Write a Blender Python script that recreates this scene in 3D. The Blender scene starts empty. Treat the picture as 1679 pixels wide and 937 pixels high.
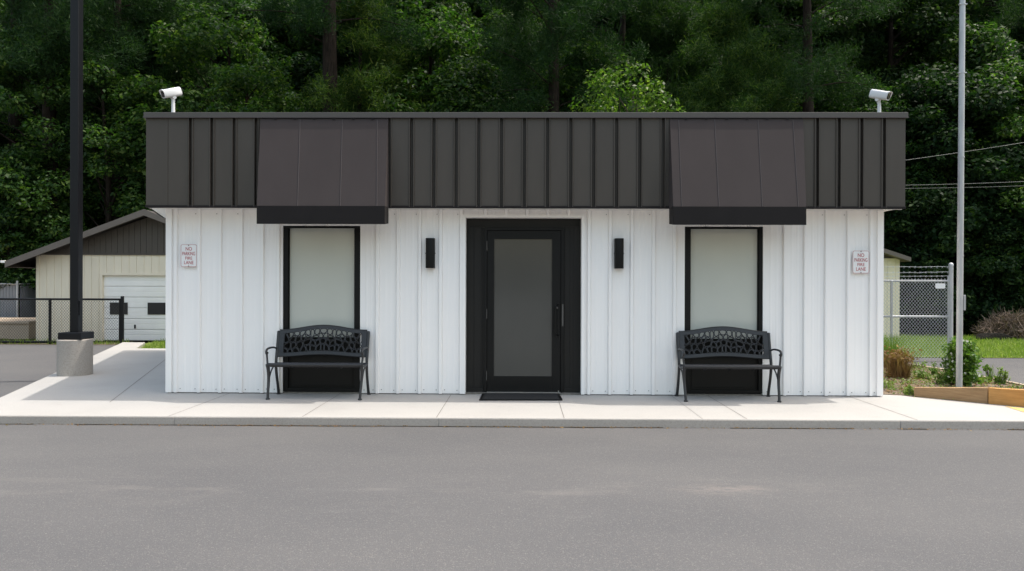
import bpy, bmesh, math, random
import numpy as np
from mathutils import Vector, Matrix, Quaternion

random.seed(7)
rng = np.random.default_rng(11)
SC = bpy.context.scene
COL = SC.collection

# ------------------------------------------------------------------ camera
W, H = 1679.0, 937.0
F_PX = 1190.0
CAM = Vector((0.0, -9.5, 1.45))
YAW = math.radians(0.75)          # the facade is almost square on
PITCH = math.radians(-0.12)
ROLL = 0.0031
fwd = Vector((-math.sin(YAW) * math.cos(PITCH), math.cos(YAW) * math.cos(PITCH), math.sin(PITCH)))
right = fwd.cross(Vector((0, 0, 1))).normalized()
up = right.cross(fwd).normalized()
_r, _u = right.copy(), up.copy()
up = (_u * math.cos(ROLL) - _r * math.sin(ROLL)).normalized()
right = fwd.cross(up).normalized()

cam_data = bpy.data.cameras.new("camera")
cam_data.sensor_width = 36.0
cam_data.lens = 36.0 * F_PX / W
cam_data.clip_start = 0.05
cam_data.clip_end = 1500.0
cam = bpy.data.objects.new("camera", cam_data)
COL.objects.link(cam)
m = Matrix.Identity(4)
for i in range(3):
    m[i][0], m[i][1], m[i][2], m[i][3] = right[i], up[i], -fwd[i], CAM[i]
cam.matrix_world = m
SC.camera = cam

# ------------------------------------------------------------------ light
SUN = Vector((1.36, 0.28, 3.59)).normalized()
SUN_EL = math.asin(SUN.z)
SUN_ROT = math.atan2(SUN.x, SUN.y)
SKY_STRENGTH = 0.15
SUN_STRENGTH = 2.0
EXPOSURE = 0.95

world = bpy.data.worlds.new("World")
SC.world = world
world.use_nodes = True
wn = world.node_tree
bg = wn.nodes["Background"]
sky = wn.nodes.new("ShaderNodeTexSky")
sky.sky_type = 'NISHITA'
sky.sun_disc = False
sky.sun_elevation = SUN_EL
sky.sun_rotation = SUN_ROT
sky.air_density = 2.0
sky.dust_density = 5.0
sky.ozone_density = 0.6
wn.links.new(sky.outputs[0], bg.inputs[0])
bg.inputs[1].default_value = SKY_STRENGTH

sun_data = bpy.data.lights.new("sun", 'SUN')
sun_data.energy = SUN_STRENGTH
sun_data.angle = math.radians(0.6)
sun_data.color = (1.0, 0.955, 0.89)
sun = bpy.data.objects.new("sun", sun_data)
COL.objects.link(sun)
sun.rotation_euler = SUN.to_track_quat('Z', 'Y').to_euler()
sun.location = (8, 2, 30)

SC.view_settings.view_transform = 'Standard'
SC.view_settings.look = 'None'
SC.view_settings.gamma = 1.0
SC.view_settings.use_curve_mapping = False
SC.view_settings.exposure = EXPOSURE
SC.cycles.max_bounces = 10
SC.cycles.diffuse_bounces = 6
SC.cycles.use_denoising = True


def ray(px, py):
    return (fwd * F_PX + right * (px - W / 2) - up * (py - H / 2)).normalized()


def P(px, py, y):
    """point of the plane y = const seen at photo pixel (px, py)"""
    d = ray(px, py)
    return CAM + d * ((y - CAM.y) / d.y)


def G(px, py, z=0.0):
    """point of the level z = const seen at photo pixel"""
    d = ray(px, py)
    return CAM + d * ((z - CAM.z) / d.z)


# ------------------------------------------------------------------ materials
def new_mat(name):
    mt = bpy.data.materials.new(name)
    mt.use_nodes = True
    nt = mt.node_tree
    return mt, nt, nt.nodes["Principled BSDF"]


def node(nt, kind, **kw):
    n = nt.nodes.new(kind)
    for k, v in kw.items():
        setattr(n, k, v)
    return n


def noise_fac(nt, scale, detail=4, rough=0.55, stretch=None, coord='Object'):
    tc = node(nt, "ShaderNodeTexCoord")
    src = tc.outputs[coord]
    if stretch:
        mp = node(nt, "ShaderNodeMapping")
        mp.inputs["Scale"].default_value = stretch
        nt.links.new(src, mp.inputs[0])
        src = mp.outputs[0]
    n = node(nt, "ShaderNodeTexNoise")
    n.inputs["Scale"].default_value = scale
    n.inputs["Detail"].default_value = detail
    n.inputs["Roughness"].default_value = rough
    nt.links.new(src, n.inputs["Vector"])
    return n.outputs["Fac"]


def ramp(nt, fac, stops):
    r = node(nt, "ShaderNodeValToRGB")
    el = r.color_ramp.elements
    while len(el) < len(stops):
        el.new(0.5)
    for e, (p, c) in zip(el, stops):
        e.position = p
        e.color = (*c, 1) if len(c) == 3 else c
    nt.links.new(fac, r.inputs[0])
    return r.outputs[0]


def mixcol(nt, a, b, fac, mode='MIX'):
    mx = node(nt, "ShaderNodeMix", data_type='RGBA', blend_type=mode)
    for sock, v in ((mx.inputs[0], fac), (mx.inputs[6], a), (mx.inputs[7], b)):
        if isinstance(v, bpy.types.NodeSocket):
            nt.links.new(v, sock)
        elif isinstance(v, (int, float)):
            sock.default_value = v
        else:
            sock.default_value = (*v, 1)
    return mx.outputs[2]


def bump(nt, bsdf, fac, strength, dist):
    b = node(nt, "ShaderNodeBump")
    b.inputs["Strength"].default_value = strength
    b.inputs["Distance"].default_value = dist
    nt.links.new(fac, b.inputs["Height"])
    nt.links.new(b.outputs[0], bsdf.inputs["Normal"])


def simple(name, col, rough=0.5, metal=0.0, var=0.12, scale=6.0, stretch=None, spec=0.5, bump_s=0.0, bump_scale=200.0, bump_d=0.002):
    mt, nt, b = new_mat(name)
    f = noise_fac(nt, scale, 5, 0.6, stretch)
    lo = tuple(max(0, c * (1 - var)) for c in col)
    hi = tuple(min(1, c * (1 + var)) for c in col)
    nt.links.new(ramp(nt, f, [(0.3, lo), (0.7, hi)]), b.inputs["Base Color"])
    b.inputs["Roughness"].default_value = rough
    b.inputs["Metallic"].default_value = metal
    b.inputs["Specular IOR Level"].default_value = spec
    if bump_s:
        bump(nt, b, noise_fac(nt, bump_scale, 3), bump_s, bump_d)
    return mt


M = {}
M['white_wall'] = simple('white_metal_siding', (0.875, 0.86, 0.848), 0.45, var=0.012, scale=1.1, stretch=(2.0, 1, 0.5), spec=0.35)
# siding tone is even apart from faint random streaks
M['soffit'] = simple('soffit_white', (0.86, 0.85, 0.82), 0.6, var=0.03)
M['fascia'] = simple('bronze_fascia', (0.060, 0.051, 0.0425), 0.5, var=0.09, scale=1.6, stretch=(3, 1, 0.6), spec=0.38)
M['coping'] = simple('bronze_coping', (0.060, 0.052, 0.044), 0.45, var=0.06, scale=3)
M['awning'] = simple('awning_cloth', (0.051, 0.0418, 0.0412), 0.85, spec=.25, var=0.06, scale=3.0, stretch=(1, 1, 0.4), bump_s=0.15, bump_scale=400)
M['seam'] = simple('awning_seam', (0.072, 0.061, 0.060), 0.6, var=0.05)
M['valance'] = simple('awning_valance', (0.0125, 0.0105, 0.0105), 0.75, var=0.1, spec=.25, bump_s=0.1, bump_scale=400)
M['black'] = simple('black_painted_metal', (0.006, 0.006, 0.006), 0.5, var=0.12, scale=9, spec=.22)
M['entry'] = simple('charcoal_panel', (0.0145, 0.0138, 0.0128), 0.55, spec=.25, var=0.08, scale=4, stretch=(4, 1, .5))
M['lower_panel'] = simple('dark_window_panel', (0.0075, 0.0072, 0.0066), 0.5, spec=.22, var=0.1)
M['iron'] = simple('cast_iron_paint', (0.0235, 0.024, 0.0265), 0.40, spec=.45, var=0.18, scale=30, bump_s=0.25, bump_scale=120)
M['pole_black'] = simple('pole_black_paint', (0.0055, 0.006, 0.0078), 0.45, spec=.25, var=0.15, scale=3, stretch=(1, 1, .2))
M['camera_white'] = simple('camera_white_plastic', (0.66, 0.66, 0.665), 0.35, var=0.03)
M['lens'] = simple('camera_dark_glass', (0.006, 0.006, 0.007), 0.12, var=0.1)
M['steel'] = simple('brushed_steel', (0.55, 0.55, 0.54), 0.35, metal=0.9, var=0.1, scale=40)
M['dull_steel'] = simple('dull_latch_steel', (0.085, 0.083, 0.08), 0.5, metal=0.3, var=0.1, scale=40)
M['galv'] = simple('galvanised_steel', (0.44, 0.45, 0.46), 0.5, metal=0.35, var=0.15, scale=14, stretch=(1, 1, .25))
M['mesh_galv'] = simple('galvanised_wire', (0.50, 0.52, 0.54), 0.5, metal=0.3, var=0.1)
M['mesh_black'] = simple('black_coated_wire', (0.02, 0.02, 0.02), 0.5, var=0.1)
M['wire'] = simple('aluminium_cable', (0.13, 0.135, 0.13), 0.5, metal=0.2, var=0.1)
M['beige'] = simple('beige_siding', (0.78, 0.695, 0.55), 0.6, var=0.05, scale=1.5, stretch=(4, 1, .6))
M['gable'] = simple('brown_gable_siding', (0.070, 0.058, 0.048), 0.6, var=0.08, scale=2, stretch=(4, 1, .6))
M['roof_trim'] = simple('roof_trim_brown', (0.125, 0.105, 0.09), 0.5, var=0.06)
M['roof_shingle'] = simple('roof_shingle', (0.09, 0.08, 0.075), 0.85, var=0.2, scale=12)
M['garage_door'] = simple('garage_door_paint', (0.89, 0.865, 0.825), 0.5, var=0.04, scale=1.5)
M['rubber'] = simple('mat_rubber', (0.010, 0.011, 0.013), 0.75, var=0.15, scale=60, bump_s=0.5, bump_scale=260, bump_d=0.004)
M['sign_white'] = simple('sign_face', (0.80, 0.80, 0.80), 0.35, var=0.02)
M['sign_red'] = simple('sign_red', (0.42, 0.055, 0.065), 0.4, var=0.08)
M['yellow'] = simple('yellow_kerb_paint', (0.56, 0.39, 0.13), 0.7, var=0.2, scale=12)
M['dark_joint'] = simple('concrete_joint', (0.15, 0.14, 0.125), 0.9, var=0.3, scale=30)
M['grey_slat'] = simple('grey_privacy_slats', (0.20, 0.21, 0.23), 0.6, var=0.12, scale=3, stretch=(12, 1, .5))
M['screw'] = simple('screw_head', (0.30, 0.30, 0.30), 0.4, metal=0.7, var=0.1)


def glass_mat(name, col, rough, var):
    mt, nt, b = new_mat(name)
    f = noise_fac(nt, 1.3, 4, .6, (1, 1, .6))
    lo = tuple(c * (1 - var) for c in col)
    hi = tuple(c * (1 + var) for c in col)
    nt.links.new(ramp(nt, f, [(0.3, lo), (0.7, hi)]), b.inputs["Base Color"])
    b.inputs["Roughness"].default_value = 0.6
    b.inputs["Specular IOR Level"].default_value = 0.3
    b.inputs["Coat Weight"].default_value = 1.0
    b.inputs["Coat Roughness"].default_value = rough
    b.inputs["Coat IOR"].default_value = 1.45
    return mt


M['frosted'] = glass_mat('frosted_film_glass', (0.50, 0.515, 0.465), 0.12, 0.03)
M['door_glass'] = glass_mat('grey_tinted_glass', (0.060, 0.059, 0.053), 0.09, 0.08)
M['dark_glass'] = glass_mat('dark_garage_pane', (0.010, 0.010, 0.010), 0.05, 0.1)


def concrete(name, col, speck=0.10):
    mt, nt, b = new_mat(name)
    big = noise_fac(nt, 0.55, 5, .6)
    fine = noise_fac(nt, 55, 4, .7)
    a = ramp(nt, big, [(0.28, tuple(c * .90 for c in col)), (0.5, col), (0.74, tuple(min(1, c * 1.06) for c in col))])
    f = ramp(nt, fine, [(0.25, (1 - speck * 1.6,) * 3), (0.55, (1, 1, 1)), (0.8, (1 + 0.0,) * 3)])
    c1 = mixcol(nt, a, f, 1.0, 'MULTIPLY')
    st = noise_fac(nt, 2.6, 6, .7, (1, 2.2, 1))
    s = ramp(nt, st, [(0.60, (1, 1, 1)), (0.78, (0.85, 0.825, 0.79))])
    nt.links.new(mixcol(nt, c1, s, 1.0, 'MULTIPLY'), b.inputs["Base Color"])
    b.inputs["Roughness"].default_value = 0.85
    b.inputs["Specular IOR Level"].default_value = 0.25
    bump(nt, b, fine, 0.25, 0.003)
    return mt


M['sidewalk'] = concrete('sidewalk_concrete', (0.375, 0.362, 0.343))
M['kerb'] = concrete('kerb_concrete', (0.385, 0.352, 0.318), 0.14)
M['pedestal'] = concrete('pedestal_concrete', (0.385, 0.35, 0.315), 0.2)
M['low_wall'] = concrete('low_wall_concrete', (0.50, 0.40, 0.30), 0.15)


def asphalt():
    mt, nt, b = new_mat('asphalt')
    tc = node(nt, "ShaderNodeTexCoord")
    big = noise_fac(nt, 0.42, 6, .62, (0.6, 1.3, 1))
    base = ramp(nt, big, [(0.30, (0.0935, 0.0930, 0.0955)), (0.52, (0.1085, 0.1065, 0.1070)), (0.75, (0.1215, 0.1185, 0.1170))])
    fine = noise_fac(nt, 130, 3, .75)
    sp = ramp(nt, fine, [(0.27, (0.58, 0.58, 0.60)), (0.5, (1, 1, 1)), (0.70, (1.0, 1.0, 1.0)), (0.86, (1.0, 1.0, 1.0))])
    c = mixcol(nt, base, sp, 1.0, 'MULTIPLY')
    vor = node(nt, "ShaderNodeTexVoronoi")
    vor.inputs["Scale"].default_value = 150
    nt.links.new(tc.outputs['Object'], vor.inputs["Vector"])
    # pale aggregate stones
    st = node(nt, "ShaderNodeSeparateColor")
    nt.links.new(vor.outputs["Color"], st.inputs[0])
    fac = ramp(nt, st.outputs[0], [(0.84, (0, 0, 0)), (0.98, (0.42, 0.42, 0.42))])
    c = mixcol(nt, c, (0.2184, 0.2058, 0.1932), fac)
    # dusty pale wear along the wheel line about four metres out from the kerb
    sep = node(nt, "ShaderNodeSeparateXYZ")
    nt.links.new(tc.outputs['Object'], sep.inputs[0])
    mr = node(nt, "ShaderNodeMath", operation='ADD'); mr.inputs[1].default_value = 4.05
    nt.links.new(sep.outputs[1], mr.inputs[0])
    ab = node(nt, "ShaderNodeMath", operation='ABSOLUTE'); nt.links.new(mr.outputs[0], ab.inputs[0])
    band = node(nt, "ShaderNodeMapRange"); band.inputs[1].default_value = 0.05; band.inputs[2].default_value = 0.5
    band.inputs[3].default_value = 1.0; band.inputs[4].default_value = 0.0
    nt.links.new(ab.outputs[0], band.inputs[0])
    nz = noise_fac(nt, 1.3, 6, .65, (0.8, 2.5, 1))
    nzr = ramp(nt, nz, [(0.54, (0, 0, 0)), (0.76, (0.40, 0.40, 0.40))])
    mu = node(nt, "ShaderNodeMath", operation='MULTIPLY')
    nt.links.new(band.outputs[0], mu.inputs[0]); nt.links.new(nzr, mu.inputs[1])
    c = mixcol(nt, c, (0.1974, 0.1806, 0.168), mu.outputs[0])
    # one worn pinkish scuff right of the middle
    vm = node(nt, "ShaderNodeMapping")
    wp = G(1185, 803, -0.093)
    vm.inputs["Location"].default_value = (-wp.x * 1.6, -wp.y * 4.5, 0)
    vm.inputs["Scale"].default_value = (1.6, 4.5, 0)
    nt.links.new(tc.outputs['Object'], vm.inputs[0])
    ln = node(nt, "ShaderNodeVectorMath", operation='LENGTH'); nt.links.new(vm.outputs[0], ln.inputs[0])
    mm = node(nt, "ShaderNodeMapRange"); mm.inputs[1].default_value = 0.1; mm.inputs[2].default_value = 0.8; mm.inputs[3].default_value = 1.0; mm.inputs[4].default_value = 0.0
    nt.links.new(ln.outputs["Value"], mm.inputs[0])
    nb_ = ramp(nt, noise_fac(nt, 4.5, 7, .75, (0.7, 1.8, 1)), [(0.44, (0, 0, 0)), (0.64, (0.85, 0.85, 0.85))])
    m3 = node(nt, "ShaderNodeMath", operation='MULTIPLY'); nt.links.new(mm.outputs[0], m3.inputs[0]); nt.links.new(nb_, m3.inputs[1])
    c = mixcol(nt, c, (0.215, 0.185, 0.168), m3.outputs[0])
    # scattered faint marks
    nz2 = ramp(nt, noise_fac(nt, 0.9, 7, .7, (0.5, 1.6, 1)), [(0.60, (0, 0, 0)), (0.80, (0.35, 0.35, 0.35))])
    c = mixcol(nt, c, (0.1722, 0.1638, 0.1596), nz2)
    nt.links.new(c, b.inputs["Base Color"])
    b.inputs["Roughness"].default_value = 0.9
    b.inputs["Specular IOR Level"].default_value = 0.2
    bump(nt, b, fine, 0.55, 0.006)
    return mt


M['asphalt'] = asphalt()


def ground_mat(name, stops, scale, fine=40, bs=0.5):
    mt, nt, b = new_mat(name)
    a = ramp(nt, noise_fac(nt, scale, 8, .7), stops)
    f = noise_fac(nt, fine, 4, .7)
    c = mixcol(nt, a, ramp(nt, f, [(0.3, (.6, .6, .6)), (.7, (1, 1, 1))]), 1.0, 'MULTIPLY')
    nt.links.new(c, b.inputs["Base Color"])
    b.inputs["Roughness"].default_value = 0.95
    b.inputs["Specular IOR Level"].default_value = 0.1
    bump(nt, b, f, bs, 0.02)
    return mt


M['forest_floor'] = ground_mat('forest_floor', [(0.3, (.022, .018, .012)), (.6, (.045, .036, .024)), (.8, (.05, .05, .025))], 1.2, 18)
M['soil'] = ground_mat('bed_soil', [(0.3, (.13, .10, .072)), (.55, (.23, .185, .135)), (.8, (.30, .25, .18))], 3.0, 30)
M['lawn'] = ground_mat('lawn_turf', [(0.3, (.12, .17, .035)), (.6, (.18, .235, .05)), (.85, (.25, .26, .085))], 2.2, 30)


def wood(name, a, c):
    mt, nt, b = new_mat(name)
    f = noise_fac(nt, 5, 6, .65, (0.5, 1.0, 9.0))
    big = noise_fac(nt, 3.0, 5, .6)
    col = mixcol(nt, ramp(nt, f, [(0.3, a), (0.7, c)]), ramp(nt, big, [(0.35, (.75, .75, .75)), (.65, (1, 1, 1))]), 1.0, 'MULTIPLY')
    nt.links.new(col, b.inputs["Base Color"])
    b.inputs["Roughness"].default_value = 0.75
    bump(nt, b, f, .35, .004)
    return mt


M['wood_old'] = wood('weathered_timber', (0.25, 0.145, 0.065), (0.41, 0.255, 0.125))
M['wood_new'] = wood('fresh_timber', (0.44, 0.21, 0.055), (0.60, 0.315, 0.10))
M['wood_pale'] = wood('pale_edging', (0.42, 0.33, 0.24), (0.55, 0.45, 0.34))


def bark(name, a, c):
    mt, nt, b = new_mat(name)
    f = noise_fac(nt, 7, 6, .7, (3.0, 3.0, 0.5))
    nt.links.new(ramp(nt, f, [(0.35, a), (0.65, c)]), b.inputs["Base Color"])
    b.inputs["Roughness"].default_value = 0.9
    b.inputs["Specular IOR Level"].default_value = 0.15
    bump(nt, b, f, .9, .03)
    return mt


M['bark'] = bark('pine_bark', (.010, .0075, .0058), (.036, .027, .021))
M['bark_pale'] = bark('pale_bark', (.05, .045, .036), (.13, .115, .095))


def leaf_mat(name, dark, mid, lite, transl=0.35, rough=0.42, spec=0.25):
    mt, nt, b = new_mat(name)
    geo = node(nt, "ShaderNodeNewGeometry")
    oi = node(nt, "ShaderNodeObjectInfo")
    c = ramp(nt, geo.outputs["Random Per Island"], [(0.0, dark), (0.62, mid), (0.86, tuple(a * .6 + b * .4 for a, b in zip(mid, lite))), (1.0, lite)])  # bright end of the ramp paints sun flecks on a few forest leaves
    tint = ramp(nt, oi.outputs["Random"], [(0.0, (.72, .82, .80)), (0.5, (1, 1, 1)), (1.0, (1.06, 1.03, .85))])
    c = mixcol(nt, c, tint, 1.0, 'MULTIPLY')
    nt.links.new(c, b.inputs["Base Color"])
    b.inputs["Roughness"].default_value = rough
    b.inputs["Specular IOR Level"].default_value = spec
    tr = node(nt, "ShaderNodeBsdfTranslucent")
    tc = mixcol(nt, c, (1.25, 1.6, .55), 1.0, 'MULTIPLY')
    nt.links.new(tc, tr.inputs[0])
    mx = node(nt, "ShaderNodeMixShader")
    mx.inputs[0].default_value = transl
    nt.links.new(b.outputs[0], mx.inputs[1])
    nt.links.new(tr.outputs[0], mx.inputs[2])
    nt.links.new(mx.outputs[0], nt.nodes["Material Output"].inputs[0])
    return mt


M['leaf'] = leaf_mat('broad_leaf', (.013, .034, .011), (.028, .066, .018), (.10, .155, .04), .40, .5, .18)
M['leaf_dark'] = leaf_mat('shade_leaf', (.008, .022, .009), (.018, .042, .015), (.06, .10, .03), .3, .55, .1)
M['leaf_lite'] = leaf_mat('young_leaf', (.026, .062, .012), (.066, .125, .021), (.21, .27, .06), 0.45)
M['leaf_lit'] = leaf_mat('sunny_leaf', (.018, .045, .013), (.040, .088, .020), (.13, .185, .045), .42, .5, .16)  # broad leaf colour lightened to paint sunlight on the edge trees
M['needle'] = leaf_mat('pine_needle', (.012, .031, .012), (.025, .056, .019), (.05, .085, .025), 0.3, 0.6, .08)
M['needle_lit'] = leaf_mat('sunlit_pine_needle', (.016, .042, .012), (.038, .075, .018), (.12, .16, .04), 0.35, 0.6, .08)  # paler copy of the needle colour, with sunlight painted in
M['grass'] = leaf_mat('grass_blade', (.12, .18, .035), (.18, .255, .05), (.28, .31, .10), 0.35, .5)
M['weed'] = leaf_mat('weed_leaf', (.09, .14, .032), (.14, .21, .045), (.24, .27, .10), 0.35, .5)
M['flowering'] = leaf_mat('flowering_bush_leaf', (.06, .12, .022), (.13, .215, .035), (.22, .30, .06), 0.35, .4)
M['dry'] = leaf_mat('dry_leaf', (.11, .055, .028), (.20, .115, .055), (.32, .22, .10), 0.25, .7)
M['twig'] = leaf_mat('grey_twig', (.06, .045, .04), (.16, .12, .105), (.34, .27, .235), 0.05, .8)
M['petal'] = simple('white_petal', (.80, .80, .72), .6, var=.05)
M['rock'] = simple('dark_rock', (.014, .013, .011), .95, spec=.1, var=.35, scale=9, bump_s=.8, bump_scale=14, bump_d=.05)


# ------------------------------------------------------------------ mesh building
ORIG = {}


def tag(o, label=None, cat=None, group=None, kind=None):
    if label: o["label"] = label
    if cat: o["category"] = cat
    if group: o["group"] = group
    if kind: o["kind"] = kind
    return o


def thing(name, loc, label, cat, group=None):
    o = bpy.data.objects.new(name, None)
    o.empty_display_size = 0.2
    o.location = loc
    COL.objects.link(o)
    ORIG[o.name] = Vector(loc)
    return tag(o, label, cat, group)


class MB:
    def __init__(self):
        self.v, self.f, self.mi = [], [], []

    def add(self, vs, fs, mi=0):
        k = len(self.v)
        self.v += [tuple(p) for p in vs]
        for f in fs:
            self.f.append(tuple(i + k for i in f))
            self.mi.append(mi)
        return self

    def box(self, x0, x1, y0, y1, z0, z1, mi=0):
        v = [(x, y, z) for z in (z0, z1) for y in (y0, y1) for x in (x0, x1)]
        return self.add(v, [(0, 2, 3, 1), (4, 5, 7, 6), (0, 1, 5, 4), (1, 3, 7, 5), (3, 2, 6, 7), (2, 0, 4, 6)], mi)

    def hexa(self, b, t, mi=0):
        """bottom and top loops of equal length"""
        n = len(b)
        f = [tuple(reversed(range(n))), tuple(range(n, 2 * n))]
        f += [(i, (i + 1) % n, n + (i + 1) % n, n + i) for i in range(n)]
        return self.add(list(b) + list(t), f, mi)

    def prism(self, poly, z0, z1, mi=0):
        return self.hexa([(p[0], p[1], z0) for p in poly], [(p[0], p[1], z1) for p in poly], mi)

    def prism_y(self, poly_xz, y0, y1, mi=0):
        return self.hexa([(p[0], y0, p[1]) for p in poly_xz], [(p[0], y1, p[1]) for p in poly_xz], mi)

    def sheet(self, poly, z, mi=0):
        return self.add([(p[0], p[1], z) for p in poly], [tuple(range(len(poly)))], mi)

    def tube(self, pts, r, n=8, closed=False, mi=0, flat=None):
        """round tube along pts; r a number or a list; flat=(axis vector, factor) squashes the section"""
        pts = [Vector(p) for p in pts]
        N = len(pts)
        rs = r if isinstance(r, (list, tuple)) else [r] * N
        rings = []
        a = None
        for i, p in enumerate(pts):
            if closed:
                t = pts[(i + 1) % N] - pts[i - 1]
            else:
                t = pts[min(i + 1, N - 1)] - pts[max(i - 1, 0)]
            if t.length < 1e-9: t = Vector((0, 0, 1))
            t.normalize()
            if a is None:
                a = t.orthogonal().normalized()
                if abs(t.z) < .99:
                    a = t.cross(Vector((0, 0, 1))).normalized()
            else:
                a = a - t * a.dot(t)
                a = a.normalized() if a.length > 1e-6 else t.orthogonal().normalized()
            b = t.cross(a)
            ring = []
            for k in range(n):
                th = 2 * math.pi * (k + .5) / n
                d = a * (math.cos(th) * rs[i]) + b * (math.sin(th) * rs[i])
                if flat:
                    ax, fct = flat
                    d = d - ax * d.dot(ax) * (1 - fct)
                ring.append(p + d)
            rings.append(ring)
        vs = [q for ring in rings for q in ring]
        fs = []
        for i in range(N if closed else N - 1):
            j = (i + 1) % N
            for k in range(n):
                l = (k + 1) % n
                fs.append((i * n + k, i * n + l, j * n + l, j * n + k))
        if not closed:
            fs.append(tuple(reversed(range(n))))
            fs.append(tuple((N - 1) * n + k for k in range(n)))
        return self.add(vs, fs, mi)

    def lathe(self, c, prof, n=32, mi=0):
        """prof: list of (radius, z) upward, closed with caps"""
        vs, fs = [], []
        for r, z in prof:
            for k in range(n):
                th = 2 * math.pi * k / n
                vs.append((c[0] + r * math.cos(th), c[1] + r * math.sin(th), c[2] + z))
        for i in range(len(prof) - 1):
            for k in range(n):
                l = (k + 1) % n
                fs.append((i * n + k, i * n + l, (i + 1) * n + l, (i + 1) * n + k))
        fs.append(tuple(reversed(range(n))))
        fs.append(tuple((len(prof) - 1) * n + k for k in range(n)))
        return self.add(vs, fs, mi)

    def build(self, name, mats, parent=None, bevel=0.0, smooth=None, label=None, recalc=True):
        me = bpy.data.meshes.new(name)
        off = Vector((0, 0, 0))
        if parent is not None:
            off = ORIG[parent.name]
        vs = self.v if off.length == 0 else [(x - off.x, y - off.y, z - off.z) for x, y, z in self.v]
        me.from_pydata(vs, [], self.f)
        if not isinstance(mats, (list, tuple)): mats = [mats]
        for mt in mats: me.materials.append(mt)
        if any(self.mi): me.polygons.foreach_set("material_index", self.mi)
        if recalc or bevel:
            bm = bmesh.new()
            bm.from_mesh(me)
            if bevel:
                bmesh.ops.bevel(bm, geom=[e for e in bm.edges if len(e.link_faces) == 2 and e.calc_face_angle(0) > .5],
                                offset=bevel, segments=2, profile=.6, affect='EDGES', clamp_overlap=True)
            bmesh.ops.recalc_face_normals(bm, faces=bm.faces)
            bm.to_mesh(me)
            bm.free()
        if smooth:
            me.polygons.foreach_set("use_smooth", [True] * len(me.polygons))
            me.set_sharp_from_angle(angle=math.radians(smooth))
        o = bpy.data.objects.new(name, me)
        COL.objects.link(o)
        if parent is not None:
            o.parent = parent
            ORIG[o.name] = off
        if label: o["label"] = label
        return o


def np_mesh(name, co, quads, mats, parent=None, mi=None):
    """fast mesh from numpy arrays of vertices and 4-sided faces"""
    me = bpy.data.meshes.new(name)
    me.vertices.add(len(co))
    me.vertices.foreach_set("co", np.asarray(co, dtype=np.float32).ravel())
    k = quads.shape[1]
    me.loops.add(quads.size)
    me.loops.foreach_set("vertex_index", quads.astype(np.int32).ravel())
    me.polygons.add(len(quads))
    me.polygons.foreach_set("loop_start", np.arange(0, quads.size, k, dtype=np.int32))
    if not isinstance(mats, (list, tuple)): mats = [mats]
    for mt in mats: me.materials.append(mt)
    if mi is not None:
        me.polygons.foreach_set("material_index", np.asarray(mi, dtype=np.int32))
    me.update(calc_edges=True)
    return me


def link_mesh(name, me, parent=None):
    o = bpy.data.objects.new(name, me)
    COL.objects.link(o)
    if parent is not None:
        o.parent = parent
        ORIG[o.name] = ORIG[parent.name]
    return o


def smooth_path(pts, sub=6):
    """Catmull-Rom through pts"""
    pts = [Vector(p) for p in pts]
    out = []
    n = len(pts)
    for i in range(n - 1):
        p0, p1, p2, p3 = pts[max(i - 1, 0)], pts[i], pts[i + 1], pts[min(i + 2, n - 1)]
        for s in range(sub):
            t = s / sub
            out.append(.5 * ((2 * p1) + (p2 - p0) * t + (2 * p0 - 5 * p1 + 4 * p2 - p3) * t * t + (3 * p1 - p0 - 3 * p2 + p3) * t ** 3))
    out.append(pts[-1])
    return out


# ================================================================== SETTING: ground
LOT_Z = -0.093
g = MB().sheet([(-500, -300), (500, -300), (500, 600), (-500, 600)], -0.14)
tag(g.build('ground', M['forest_floor']), kind='structure')

lawn_near = G(1620, 587.5, LOT_Z).y
lot = MB().sheet([(-60, -80), (60, -80), (60, lawn_near), (6.0, lawn_near), (5.2, 8.9), (-60, 8.9)], LOT_Z)
tag(lot.build('parking_lot', M['asphalt']), kind='structure')

# lawn on the right, beyond the drive
lawn = MB().sheet([(5.2, lawn_near - .02), (60, lawn_near - .02), (60, 13.2), (14, 12.6), (5.2, 12.6)], LOT_Z + 0.012)
tag(lawn.build('lawn', M['lawn']), kind='structure')

# sidewalk: front strip, the path running back on the left, the wide corner on the right
k0, k1 = G(0, 681.5), G(1679, 690.5)
slope = (k1.y - k0.y) / (k1.x - k0.x)
def kerb_y(x): return k0.y + slope * (x - k0.x)
eL0, eL1 = G(0, 652), G(200, 562)
dL = (eL1 - eL0).normalized()
eLf = eL0 - dL * ((eL0.y - kerb_y(eL0.x - 1)) / dL.y)
back_y = G(230, 571.5).y
timb0, timb1 = G(1498, 651), G(1679, 668.5)
tdir = (timb1 - timb0).normalized()
timb2 = timb0 + tdir * 4.2
KW = 0.15
x_far = 11.0
poly = [(-26, kerb_y(-26)), (x_far, kerb_y(x_far)), (x_far, timb2.y - .05 if timb2.y - .05 > kerb_y(x_far) else kerb_y(x_far) + .02),
        (timb2.x, max(timb2.y, kerb_y(timb2.x) + .05)), (timb0.x, timb0.y), (5.0, 0.12), (4.4, 0.3), (4.4, 0.5), (-4.4, 0.5), (-4.4, 1.0)]
left_back = eL0 + dL * ((back_y - eL0.y) / dL.y)
far_tip = eL0 + dL * ((G(205, 561.5).y - eL0.y) / dL.y)
pathw = 0.55
poly2 = [(-4.4, back_y), (left_back.x + pathw + .05, back_y), (far_tip.x + pathw, far_tip.y), (far_tip.x, far_tip.y),
         (eL0.x, eL0.y), (-10.5, eL0.y - .12), (-26, eL0.y - .12)]
poly = poly + poly2
sw = MB()
kpoly = [(p[0], p[1]) for p in poly]
sw.prism(kpoly, LOT_Z - 0.02, 0.0)
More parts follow.
